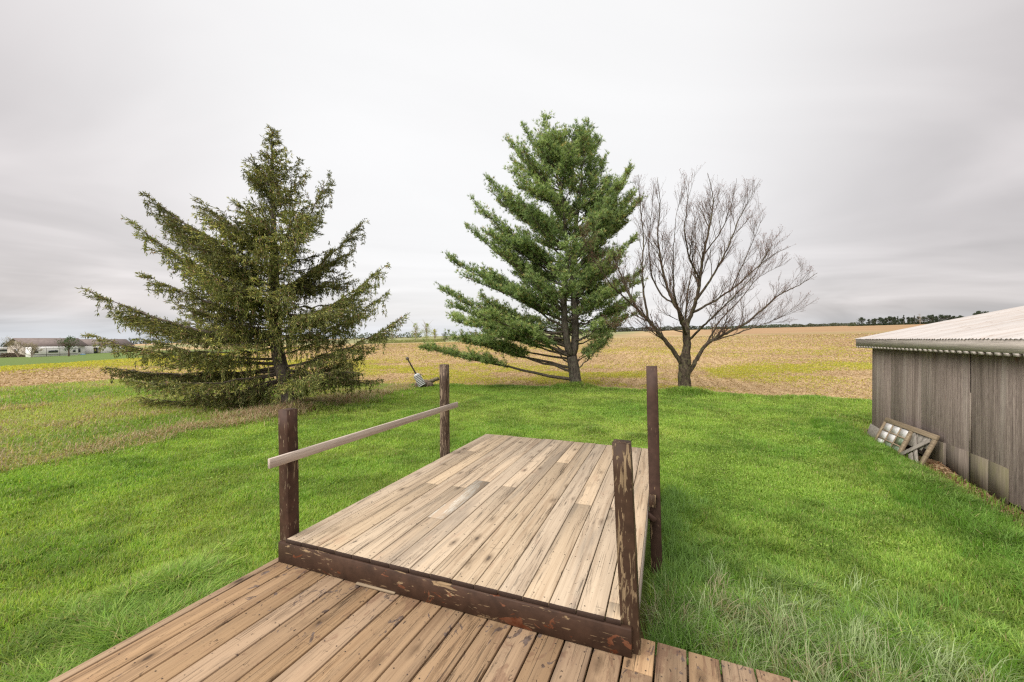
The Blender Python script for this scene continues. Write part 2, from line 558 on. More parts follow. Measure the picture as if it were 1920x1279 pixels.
def field_edge(q):
    return np.interp(q, [-27, -14, -2, 6, 14, 40], [15.0, 14.9, 16.5, 16.4, 15.5, 14.5])


def is_field(x, y):
    """signed distance-like value: > 0 in the ploughed field"""
    p, q = pq(x, y)
    w = (fbm(x * .8, y * .8, 40, 3) - .5) * .9
    a = p - field_edge(q) + w
    b = (-26.6 - q) + w
    return np.where(p > 5, np.maximum(a, b), -5)


def strip_d(x, y):
    """distance across the strip of dead grass left of the lawn (positive to the left)"""
    yy = np.clip(y, 2, 16)
    xs = np.interp(yy, [2, 5.0, 6.6, 8.6, 10.7, 12.2, 16], [-8.7, -8.1, -7.35, -6.9, -6.2, -5.6, -4.0])
    return xs - x + (fbm(x * .9, y * .9, 77, 3) - .5) * .7


def house_lawn(x, y):
    return (x + 51) * -.866 + (y - 40) * -.5 if False else ((-.866) * (x + 51) + (.5) * (y - 40)) * 1.0


# ------------------------------------------------------------------ ground
def coords(a0, a1, step, lo, hi, n):
    mid = np.arange(a0, a1 + 1e-6, step)
    up = a1 + np.geomspace(step, hi - a1, n)
    dn = a0 - np.geomspace(step, a0 - lo, n)[::-1]
    return np.concatenate([dn, mid, up])


def weed_mask(x, y):
    """0..1 cover of yellow-green weeds over the ploughed field"""
    p, q = pq(x, y)
    c = np.interp(q, [-30, -12, 0, 9, 30], [24, 23, 23.5, 33, 36])
    w = np.interp(q, [-12, 0, 10], [5.0, 4.5, 5.5])
    band = np.exp(-((p - c) / w) ** 2)
    nz = fbm(x * .30, y * .30, 5, 4); fine = fbm(x * 1.3, y * 1.3, 15, 3)
    far = .30 * np.exp(-((p - 60) / 14) ** 2) * sstep(-40, -10, q) + .25 * np.exp(-((p - 24) / 7) ** 2) * (q < -20)
    return np.clip((band * .85 + far * .5 + .06) * sstep(.33, .60, nz) * 1.3 * (.3 + .9 * sstep(.38, .62, fine)), 0, 1)


def make_ground():
    xs = coords(-32, 32, .27, -3800, 3800, 46)
    ys = coords(-4, 44, .27, -120, 4200, 46)
    X, Y = np.meshgrid(xs, ys)
    Z = gh(X, Y)
    V = np.stack([X, Y, Z], -1).reshape(-1, 3)
    nx = len(xs); ny = len(ys)
    i = (np.arange(ny - 1)[:, None] * nx + np.arange(nx - 1)[None, :])
    Q = np.stack([i, i + 1, i + nx + 1, i + nx], -1).reshape(-1, 4)
    x, y = V[:, 0], V[:, 1]
    p, q = pq(x, y)
    r = np.hypot(x, y)
    lawn = np.array([.10, .15, .030]); mead = np.array([.16, .17, .055]); soil = np.array([.405, .29, .165])
    soil2 = np.array([.32, .22, .125]); weed = np.array([.36, .30, .10]); straw = np.array([.24, .165, .10])
    green = np.array([.21, .225, .10])
    C = np.tile(lawn, (len(V), 1))
    C *= (.8 + .5 * fbm(x * .5, y * .5, 2, 3))[:, None]
    def mixc(C, w, c): return C * (1 - w[:, None]) + c * w[:, None]
    sd_ = strip_d(x, y)
    C = mixc(C, sstep(0, .8, sd_), mead)
    C = mixc(C, np.exp(-((sd_ - .5) / .55) ** 2) * .7, straw)
    C = mixc(C, sstep(.45, .7, fbm(x * .4, y * .4, 23, 4)) * sstep(.4, 1.5, sd_) * .7, straw)
    f = sstep(-.15, .15, is_field(x, y)) * (p > 5)
    nz = fbm(x * .12 + 3, y * .12, 9, 4)
    S = mixc(np.tile(soil, (len(V), 1)), sstep(.4, .65, nz), soil2)
    S = mixc(S, weed_mask(x, y) * .7, weed)
    # reddish bare rise to the right, greener far bands
    S = mixc(S, sstep(5, 40, q) * sstep(45, 90, p) * .6, np.array([.27, .165, .095]))
    S = mixc(S, .55 * sstep(70, 95, p) * sstep(130, 100, p) * sstep(-60, -35, q) * sstep(0, -25, q) * sstep(.3, .55, fbm(x * .03, y * .05, 8, 3)), green)
    S = mixc(S, .35 * sstep(85, 110, p) * sstep(200, 130, p) * sstep(.45, .62, fbm(p * .10, q * .012, 31, 4)), green)
    S = mixc(S, .8 * sstep(118, 124, p) * sstep(-8, -40, q) * (q > -400), np.array([.19, .22, .11]))
    S = mixc(S, .7 * sstep(110, 113, p) * sstep(120, 117, p) * sstep(-20, -50, q), np.array([.34, .32, .12]))
    S = mixc(S, .7 * sstep(620, 700, p), np.array([.10, .115, .06]))
    C = mixc(C, f, S)
    # farmyard far left: weedy edge, then mown grass
    hl = -.866 * (x + 51) + -.5 * (y - 40) if False else (-(x + 51) * .866 - (y - 40) * .5)
    d = ((x + 51) * -.87 + (y - 40) * -.49)
    # line through (-51,40) and (-63.7,62): normal pointing to the house (-x, +y side)
    nx_, ny_ = -.866, -.5
    s_ = (x + 41.4) * -.97 + (y - 32.4) * -.23
    dist = np.where(x < -20, s_, -99)
    C = mixc(C, sstep(-6.5, -4.0, dist) * sstep(2.5, .5, dist) * sstep(85, 70, p) * f * (.65 + .35 * sstep(.35, .6, fbm(x * .3, y * .3, 66, 3))), np.array([.45, .41, .10]))
    C = mixc(C, sstep(-.6, .6, dist) * f * sstep(85, 70, p), np.array([.115, .165, .048]))
    # bare earth beside the step
    e = np.exp(-((x - 1.0) / .35) ** 2 - ((y - 2.45) / .45) ** 2)
    C = mixc(C, np.clip(e * 1.4, 0, 1), np.array([.17, .095, .06]))
    # earth strip along the shed
    dx, dy = x - C0[0], y - C0[1]
    dn_ = dx * NV[0] + dy * NV[1]; sw = -(dx * WV[0] + dy * WV[1])
    C = mixc(C, sstep(.55, .1, dn_ + .3 * (fbm(x * 3, y * 3, 4, 2) - .5)) * (dn_ > -.3) * (sw > -.4) * (sw < 9), np.array([.17, .12, .08]))
    m = MB(); m.add(V, Q, c=C)
    n = NT('soil_and_turf', .95, .1)
    ob = n.obj(); base = n.attr('col', 'Color')
    f1 = n.noise(ob, 7.0, 6, .7); f2 = n.noise(ob, .9, 5, .65)
    # furrows run the same way as the boards
    fur = n.mapping(ob, (1, 1, 1), (0, 0, 0), (0, 0, A21))
    w = n.noise(n.mapping(fur, (4.2, .22, 1)), 1.0, 4, .6)
    c = n.mix(n.rng(f1, .30, .70), n.mix(1.0, base, (.60, .56, .52), 'MULTIPLY'), n.mix(1.0, base, (1.32, 1.32, 1.30), 'MULTIPLY'))
    c = n.mix(n.rng(w, .35, .65, 0, .6), c, n.mix(1.0, base, (1.28, 1.26, 1.2), 'MULTIPLY'))
    c = n.mix(n.rng(f2, .35, .7, 0, .35), c, n.mix(1.0, base, (.72, .70, .66), 'MULTIPLY'))
    n.color(c)
    n.bump(n.math('ADD', f1, w), .8, .05)
    o = m.build('ground', n.m, smooth=True)
    tag(o, kind='structure')


make_ground()


# ------------------------------------------------------------------ blades, leaves
def blades(m, P, H, W, lean, C, az=None):
    """P (n,3) roots; two-segment curved blades"""
    n = len(P)
    if n == 0: return
    H = np.broadcast_to(H, (n,)); W = np.broadcast_to(W, (n,)); lean = np.broadcast_to(lean, (n,))
    a = rng.uniform(0, 2 * math.pi, n) if az is None else az
    D = np.stack([np.cos(a), np.sin(a), np.zeros(n)], 1)
    b = a + math.pi / 2 + rng.normal(0, .5, n)
    S = np.stack([np.cos(b), np.sin(b), np.zeros(n)], 1) * (W / 2)[:, None]
    up = np.array([0, 0, 1.0])
    mid = P + D * (lean * H * .35)[:, None] + up * (H * .58)[:, None]
    tip = P + D * (lean * H)[:, None] + up * (H * np.clip(1.0 - .42 * lean, .15, 1))[:, None]
    V = np.stack([P - S - up * .01, P + S - up * .01, mid - S * .8, mid + S * .8, tip], 1).reshape(-1, 3)
    k = np.arange(n)[:, None] * 5
    m.add(V, k + np.array([[0, 1, 3, 2]]), k + np.array([[2, 3, 4]]), c=np.repeat(C, 5, 0))


def long_blades(m, P, H, W, lean, C, az):
    """arching blades in five segments for the long grass"""
    n = len(P)
    if n == 0: return
    D = np.stack([np.cos(az), np.sin(az), np.zeros(n)], 1)
    b = az + math.pi / 2 + rng.normal(0, .3, n)
    S = np.stack([np.cos(b), np.sin(b), np.zeros(n)], 1) * (W / 2)[:, None]
    rows = []; ns = 5
    th = lean / ns * 1.05                       # bending angle gained per segment
    pos = P.copy(); pos[:, 2] -= .01; a = th * .3
    bend = rng.normal(0, .10, (n, 1)) * S / (W / 2)[:, None]
    for k in range(ns):
        w = (1.0, .98, .88, .68, .42)[k]
        rows += [pos - S * w, pos + S * w]
        pos = pos + (D * np.sin(a)[:, None] + np.array([0, 0, 1.0]) * np.cos(a)[:, None] + bend) * (H / ns)[:, None]
        a = a + th * (1 + .25 * k)
    rows.append(pos)
    V = np.stack(rows, 1)
    V[:, :, 2] = np.maximum(V[:, :, 2], P[:, 2][:, None] - .01)
    m0 = np.arange(n)[:, None] * (2 * ns + 1)
    Q = np.concatenate([m0 + np.array([[2 * k, 2 * k + 1, 2 * k + 3, 2 * k + 2]]) for k in range(ns - 1)])
    m.add(V.reshape(-1, 3), Q, m0 + np.array([[2 * ns - 2, 2 * ns - 1, 2 * ns]]), c=np.repeat(C, 2 * ns + 1, 0))


def leaves(m, P, S, C, flat=0.0, asp=.6):
    n = len(P)
    if n == 0: return
    a = rng.normal(size=(n, 3)); a[:, 2] *= (1 - flat); a /= np.linalg.norm(a, axis=1)[:, None]
    b = rng.normal(size=(n, 3)); b[:, 2] *= (1 - flat)
    b -= a * (a * b).sum(1)[:, None]; b /= np.linalg.norm(b, axis=1)[:, None]
    S = np.broadcast_to(S, (n,))[:, None]
    V = np.stack([P - a * S * .5, P + b * S * asp * .5, P + a * S * .5, P - b * S * asp * .5], 1).reshape(-1, 3)
    m.add(V, np.arange(n)[:, None] * 4 + np.arange(4)[None, :], c=np.repeat(C, 4, 0))


def scatter(r0, r1, c, cap=1e9, half=58, pw=2.0):
    """points in the wedge in front of the camera, density c / r^2 (capped)"""
    out = []
    edges = np.geomspace(r0, r1, 26)
    for a, b in zip(edges[:-1], edges[1:]):
        rm = math.sqrt(a * b)
        den = min(c / rm ** pw, cap)
        area = math.radians(half * 2) / 2 * (b * b - a * a)
        n = int(den * area)
        r = np.sqrt(rng.uniform(a * a, b * b, n)); t = rng.uniform(-math.radians(half), math.radians(half), n)
        out.append(np.stack([r * np.sin(t), r * np.cos(t)], 1))
    P = np.vstack(out)
    return P[:, 0], P[:, 1]


LO0 = np.array([-1.66, 2.865]); ALO = math.radians(23.0)
LX = np.array([math.cos(ALO), -math.sin(ALO)]); LY = np.array([math.sin(ALO), math.cos(ALO)])
UP0 = np.array([-1.62, 2.82])


def free(x, y, pad=0.0):
    """not under a deck or the shed"""
    a = (x - UP0[0]) * QV[0] + (y - UP0[1]) * QV[1]; b = (x - UP0[0]) * DV[0] + (y - UP0[1]) * DV[1]
    k = (a > -.0 - pad) & (a < 2.40 + pad) & (b > 0) & (b < 3.32 + pad)
    a2 = (x - LO0[0]) * LX[0] + (y - LO0[1]) * LX[1]; b2 = (x - LO0[0]) * LY[0] + (y - LO0[1]) * LY[1]
    k |= (a2 > -.02 - pad) & (a2 < 6.2) & (b2 < .21 + pad)
    dx, dy = x - C0[0], y - C0[1]
    dn_ = dx * NV[0] + dy * NV[1]; s = -(dx * WV[0] + dy * WV[1])
    k |= (dn_ < .03) & (dn_ > -6.2) & (s > -.05) & (s < 8.2)
    return ~k


def shed_sd(x, y):
    dx, dy = x - C0[0], y - C0[1]
    return dx * NV[0] + dy * NV[1], -(dx * WV[0] + dy * WV[1])


GRASS = foliage('grass_blades', .55, .45, .3)
DRY = foliage('dry_stems', .8, .2, .1)


def make_lawn():
    x, y = scatter(2.0, 24, 330000, 11000)
    sd_ = strip_d(x, y); fl = is_field(x, y)
    keep = free(x, y, .0) & (fl < .1) & (sd_ < .35)
    dn_, sw = shed_sd(x, y)
    keep &= ~((dn_ < .35) & (dn_ > -.1) & (sw > -.2) & (sw < 8) & (rng.random(len(x)) < .85))
    bare = np.exp(-((x - 1.0) / .30) ** 2 - ((y - 2.45) / .40) ** 2) > .45
    keep &= ~(bare & (rng.random(len(x)) < .8))
    x, y = x[keep], y[keep]
    n = len(x); r = np.hypot(x, y)
    t1 = fbm(x * 1.1, y * 1.1, 1, 3); t2 = fbm(x * .35, y * .35, 12, 3)
    # clumpy height field
    t3 = fbm(x * 3.1, y * 3.1, 71, 3)
    H = (.036 + .035 * t1 + .045 * sstep(.40, .75, t3) * (.3 + t1)) + .028 * rng.random(n)
    # ranker grass near the deck edges, along the shed and left of the lower deck
    a2 = (x - LO0[0]) * LX[0] + (y - LO0[1]) * LX[1]
    nl = sstep(1.5, .0, -a2) * (a2 < 0) * sstep(4.2, 2.6, y)
    H += .08 * nl * (.5 + t3)
    dn_, sw = shed_sd(x, y)
    H += .11 * np.exp(-((dn_ - .75) / .4) ** 2) * ((sw > -.6) & (sw < 9))
    rank = np.exp(-((x - 1.9) / 1.1) ** 2 - ((y - 2.5) / .8) ** 2) * (a2 > 0)
    H += .07 * rank
    fl = is_field(x, y)
    H += .11 * sstep(-1.2, -.1, fl) * (.3 + t1)
    for cx, cy in ((2.75, 16.7), (6.65, 15.2), (-6.5, 11.8)):
        H += .12 * np.exp(-(np.hypot(x - cx, y - cy) / .8) ** 2)
    H += .09 * sstep(.55, .75, t2) * sstep(.4, .7, t1)
    nr_ = sstep(7.0, 3.0, r)
    H += nr_ * (.008 + .035 * sstep(.40, .70, fbm(x * 6.5, y * 6.5, 83, 2)) + .012 * sstep(.45, .65, t1))
    W = .0040 + .00068 * r + .0012 * (H > .12)
    lean = rng.uniform(.05, .75, n) + .3 * (H > .16)
    W = W * rng.uniform(.6, 1.5, n)
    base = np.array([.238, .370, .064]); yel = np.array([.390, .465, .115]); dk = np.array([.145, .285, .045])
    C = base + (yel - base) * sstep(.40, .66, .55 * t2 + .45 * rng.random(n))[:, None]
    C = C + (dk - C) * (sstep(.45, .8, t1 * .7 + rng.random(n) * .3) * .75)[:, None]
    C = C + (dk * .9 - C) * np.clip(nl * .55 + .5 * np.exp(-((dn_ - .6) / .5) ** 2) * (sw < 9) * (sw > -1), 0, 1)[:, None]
    pale = np.array([.25, .33, .15])
    C = C + (pale - C) * (np.clip(rank * 1.2, 0, 1) * (rng.random(n) < .5))[:, None]
    dry = rng.random(n) < .03 + .04 * (t2 > .55)
    C[dry] = np.array([.38, .33, .16])
    C *= (rng.uniform(.62, 1.30, n) * (.86 + .30 * sstep(.3, .7, fbm(x * 2.3, y * 2.3, 61, 3))))[:, None]
    for cx, cy, rr_, am in ((-6.5, 11.9, 2.3, .75), (2.75, 16.9, 1.0, .55), (6.65, 15.4, .7, .4)):   # needle litter and thin grass under the trees
        wl = np.exp(-(np.hypot(x - cx, y - cy) / rr_) ** 2) * am
        kk = rng.random(n) < wl
        C[kk] = np.array([.26, .18, .11]) * rng.uniform(.6, 1.3, (kk.sum(), 1)); H[kk] *= .5
    m = MB()
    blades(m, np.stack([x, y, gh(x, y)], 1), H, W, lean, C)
    # clover and dandelion leaves low in the sward
    x, y = scatter(2.4, 17, 42000, 2500)
    t = fbm(x * .7, y * .7, 55, 3)
    k = free(x, y, .03) & (is_field(x, y) < -.2) & (strip_d(x, y) < .2) & (rng.random(len(x)) < sstep(.38, .62, t))
    dn_, sw = shed_sd(x, y); k &= ~((dn_ < .4) & (dn_ > -.1))
    x, y = x[k], y[k]; n = len(x); r = np.hypot(x, y)
    C = np.array([.25, .37, .065]) * rng.uniform(.75, 1.25, n)[:, None]
    leaves(m, np.stack([x, y, gh(x, y) + rng.uniform(.03, .075, n)], 1), .015 + .0018 * r, C, .55, .7)
    o = m.build('lawn_grass', GRASS)
    tag(o, 'bright green lawn grass around the decking', 'grass', kind='stuff')


def make_rank_grass():
    """long pale grass flopping over at the right of the step"""
    m = MB()
    cs = []
    for _ in range(1100):
        X = rng.uniform(.85, 3.6); Y = rng.uniform(1.75, 4.0)
        w = np.exp(-((X - 1.80) / .80) ** 2 - ((Y - (2.62 - .25 * X + .2)) / .50) ** 2)
        if rng.random() < w * 1.15: cs.append((X, Y, 1))
    for _ in range(170):   # along the right side of the platform
        t = rng.uniform(.05, 3.5); o = abs(rng.normal(0, .17)) + .06
        p = UP0 + QV * (2.42 + o) + DV * t
        cs.append((p[0], p[1], 0))
    for _ in range(240):   # left margin of the lower deck
        t = rng.uniform(-2.6, .3); o = abs(rng.normal(0, .45)) + .03
        p = LO0 - LX * o + LY * t
        cs.append((p[0], p[1], 2))
    for _ in range(300):   # along the shed
        s = rng.uniform(-.3, 7.5); o = rng.normal(.85, .22)
        p = C0 - WV * s + NV * o
        cs.append((p[0], p[1], 3))
    for X, Y, k in cs:
        nb = int(rng.integers(22, 42))
        px = X + rng.normal(0, .035, nb); py = Y + rng.normal(0, .035, nb)
        ok = free(px, py, .01)
        px, py = px[ok], py[ok]; nb = len(px)
        if nb == 0: continue
        H = rng.uniform(.13, .29, nb) * {0: .95, 1: 1.0, 2: .72, 3: .85}[k]
        az = rng.normal(rng.uniform(0, 6.28), .9, nb)
        c0 = {0: (.17, .29, .07), 1: (.37, .45, .23), 2: (.135, .26, .04), 3: (.13, .27, .03)}[k]
        if k == 1 and rng.random() < .38: c0 = (.16, .30, .05)
        if k == 1 and rng.random() < .12: c0 = (.38, .33, .22)
        C = np.array(c0) * rng.uniform(.65, 1.25, nb)[:, None]
        long_blades(m, np.stack([px, py, gh(px, py)], 1), H * 1.12, rng.uniform(.0035, .0080, nb), rng.uniform(.3, 1.75, nb), C, az)
    o = m.build('long_grass', GRASS)
    tag(o, 'long pale grass flopping over beside the step', 'grass', kind='stuff')


def make_meadow():
    x, y = scatter(5.0, 34, 170000, 3500)
    sd_ = strip_d(x, y); fl = is_field(x, y)
    k = (sd_ > .0) & (fl < .05) & (x < -3.5)
    x, y = x[k], y[k]; n = len(x); r = np.hypot(x, y); sd_ = sd_[k]
    t = fbm(x * .45, y * .45, 23, 4); t2 = fbm(x * 1.4, y * 1.4, 29, 3)
    H = .06 + .16 * t2 * rng.random(n) + .04 * rng.random(n)
    W = .003 + .0009 * r
    g = np.array([.22, .33, .055]); g2 = np.array([.37, .42, .11]); s = np.array([.44, .34, .21])
    C = g + (g2 - g) * sstep(.35, .65, t)[:, None]
    ps = .10 + .45 * sstep(.48, .66, t2) * sstep(.42, .60, t) + .35 * np.exp(-((sd_ - .4) / .5) ** 2)
    dry = rng.random(n) < ps
    C[dry] = s * rng.uniform(.6, 1.2, (dry.sum(), 1))
    H[dry] *= 1.25
    C *= rng.uniform(.75, 1.2, n)[:, None]
    m = MB()
    blades(m, np.stack([x, y, gh(x, y)], 1), H, W, rng.uniform(.2, 1.5, n), C)
    o = m.build('meadow_grass', GRASS)
    tag(o, 'rough mixed green and straw coloured grass left of the lawn', 'grass', kind='stuff')
    # the strip of dead stems that runs from the spruce down to the left
    m = MB()
    yy = rng.uniform(4.0, 15.2, 26000)
    w = np.interp(yy, [4, 9, 11, 13, 15.2], [.35, .55, 1.0, 1.0, .6])
    keep = rng.random(len(yy)) < w; yy = yy[keep]
    xs = np.interp(yy, [2, 5.0, 6.6, 8.6, 10.7, 12.2, 16], [-8.7, -8.1, -7.35, -6.9, -6.2, -5.6, -4.0])
    x = xs - .45 + rng.normal(0, 1, len(yy)) * np.interp(yy, [4, 9, 12, 15], [.35, .38, .55, .5])
    cl = fbm(x * 2.2, yy * 2.2, 91, 3)
    k = rng.random(len(x)) < sstep(.42, .62, cl) * np.interp(yy, [4, 8, 10.5], [.45, .6, 1.0]); x, yy = x[k], yy[k]; n = len(x)
    H = rng.uniform(.08, .34, n) * np.interp(yy, [4, 8, 11, 15], [.5, .75, 1.15, 1.0])
    s1 = np.array([.42, .28, .185]); s2 = np.array([.50, .40, .27]); s3 = np.array([.30, .17, .11])
    C = s1 + (s2 - s1) * rng.random(n)[:, None]
    q = rng.random(n) < .25; C[q] = s3
    q = rng.random(n) < .2; C[q] = np.array([.17, .27, .06])
    blades(m, np.stack([x, yy, gh(x, yy)], 1), H, .0045 + .0004 * yy, rng.uniform(.3, 1.9, n), C)
    o = m.build('dead_grass_strip', DRY)
    tag(o, 'strip of dead reddish straw running from the spruce along the lawn edge', 'dry grass', kind='stuff')


def make_field_cover():
    x, y = scatter(12, 130, 120000, 600, 56)
    f = is_field(x, y); p, q = pq(x, y)
    lawnside = ((x + 41.4) * -.97 + (y - 32.4) * -.23) > 0
    k = (f > 0) & ~(lawnside & (x < -20))
    x, y = x[k], y[k]
    p, q = pq(x, y)
    row = .5 + .5 * np.cos(q * 2 * math.pi / .76)
    k = rng.random(len(x)) < .35 + .65 * row
    x, y = x[k], y[k]; n = len(x); r = np.hypot(x, y)
    C = np.array([.58, .46, .285]) + (np.array([.32, .20, .11]) - np.array([.58, .46, .285])) * rng.random((n, 1))
    C *= rng.uniform(.6, 1.15, n)[:, None]
    m = MB()
    leaves(m, np.stack([x, y, gh(x, y) + rng.uniform(.0, .05, n)], 1), (.025 + .0028 * r) * rng.uniform(.5, 1.4, n), C, .6, .3)
    o = m.build('crop_stubble', DRY)
    tag(o, 'broken straw and stubble lying over the brown field', 'stubble', kind='stuff')
    m = MB()
    x, y = scatter(12, 130, 300000, 1400, 56)
    w = weed_mask(x, y)
    s_ = (x + 41.4) * -.97 + (y - 32.4) * -.23
    w = np.where((x < -20) & (s_ > -5.5) & (s_ < .5), .75, w)
    w = np.where((x < -20) & (s_ >= .5), 0, w)
    k = (is_field(x, y) > .0) & (rng.random(len(x)) < w * .75)
    x, y = x[k], y[k]; n = len(x); r = np.hypot(x, y)
    C = np.array([.52, .45, .08]) + (np.array([.30, .35, .07]) - np.array([.52, .45, .08])) * (rng.random((n, 1)) ** 1.5)
    C *= rng.uniform(.75, 1.15, n)[:, None]
    leaves(m, np.stack([x, y, gh(x, y) + rng.uniform(.01, .10, n)], 1), .020 + .0020 * r, C, .35, .7)
    o = m.build('field_weeds', GRASS)
    tag(o, 'yellow green weeds growing in patches over the field', 'weeds', kind='stuff')


make_lawn()
make_rank_grass()
make_meadow()
make_field_cover()


# ------------------------------------------------------------------ lower deck
PIT = .1455


def lower_deck():
    root = empty('wooden_deck', (LO0[0], LO0[1], 0), -ALO,
                 'low warm brown deck in the foreground with paint remnants on its boards', 'deck')
    m = MB(); x = 0.0; i = 0
    y1 = .19
    while x < 6.1:
        w = .052 if i == 0 else PIT - .0095
        zt = .5 + rng.uniform(-.0012, .0012)
        cuts = [-3.6, y1]
        if i % 3 == 1: cuts = [-3.6, -2.45 + .4 * (i % 2), y1]
        if i == 17: cuts = [-3.6, -.045, y1]
        for a, b in zip(cuts[:-1], cuts[1:]):
            yb = b + (rng.uniform(-.006, .006) if b == y1 else -.003)
            m.box(x + rng.uniform(0, .002), x + w, a, yb, zt - .036, zt, r=float(rng.random()), bev=.0025)
        x += w + .0095; i += 1
    m.build('decking', M['deck_lo'], root)
    nl = MB(); x = 0.0
    for i in range(40):
        w = .052 if i == 0 else PIT - .0095
        for yy in (-.48, -.93, -1.38, -.03, .16):
            for u in ((.03, .105) if i else (.025,)):
                cx_, cy_ = x + u + rng.normal(0, .004), yy + rng.normal(0, .006); a = np.arange(6) * math.pi / 3
                V = np.vstack([np.stack([cx_ + .004 * np.cos(a), cy_ + .004 * np.sin(a), np.full(6, .5019)], 1), [cx_, cy_, .5023]])
                nl.add(V, None, [(q, (q + 1) % 6, 6) for q in range(6)])
        x += w + .0095
    o = nl.build('nail_heads', plain('deck_nails', (.05, .035, .028), .7), root); o['kind'] = 'stuff'
    j = MB()
    for k in range(9):
        yy = -3.5 + k * .45
        j.box(.03, 6.0, yy, yy + .04, .32, .463, r=k * .1)
    j.box(.012, .05, -3.6, .15, .30, .4625, r=.33)
    j.build('joists', M['joist'], root)
    for px, py in ((.1, .05), (3.0, .05), (5.8, .05), (.1, -1.7), (.1, -3.3)):
        j = MB(); j.box(px - .045, px + .044, py - .03, py + .059, -.1, .318, r=px)
        j.build('leg', M['joist'], root)


lower_deck()


def lean_post(m, base, top, w, r):
    """square post between two local points"""
    base = np.array(base, float); top = np.array(top, float)
    n = 9; V = []
    for k in range(n):
        c = base + (top - base) * k / (n - 1)
        h = w / 2 * (1 if 0 < k < n - 1 else .99)
        j = rng.normal(0, .0007, (8, 2)); b = .003
        pts = [(-h + b, -h), (h - b, -h), (h, -h + b), (h, h - b), (h - b, h), (-h + b, h), (-h, h - b), (-h, -h + b)]
        for (a, d), q in zip(pts, j): V.append((c[0] + a + q[0], c[1] + d + q[1], c[2]))
    V = np.array(V)
    Q = [(l * 8 + i, l * 8 + (i + 1) % 8, l * 8 + 8 + (i + 1) % 8, l * 8 + 8 + i) for l in range(n - 1) for i in range(8)]
    e = (n - 1) * 8
    Q += [(e, e + 1, e + 2, e + 3), (e, e + 3, e + 4, e + 7), (e + 4, e + 5, e + 6, e + 7)]
    m.add(V, Q, r=r)
    return m


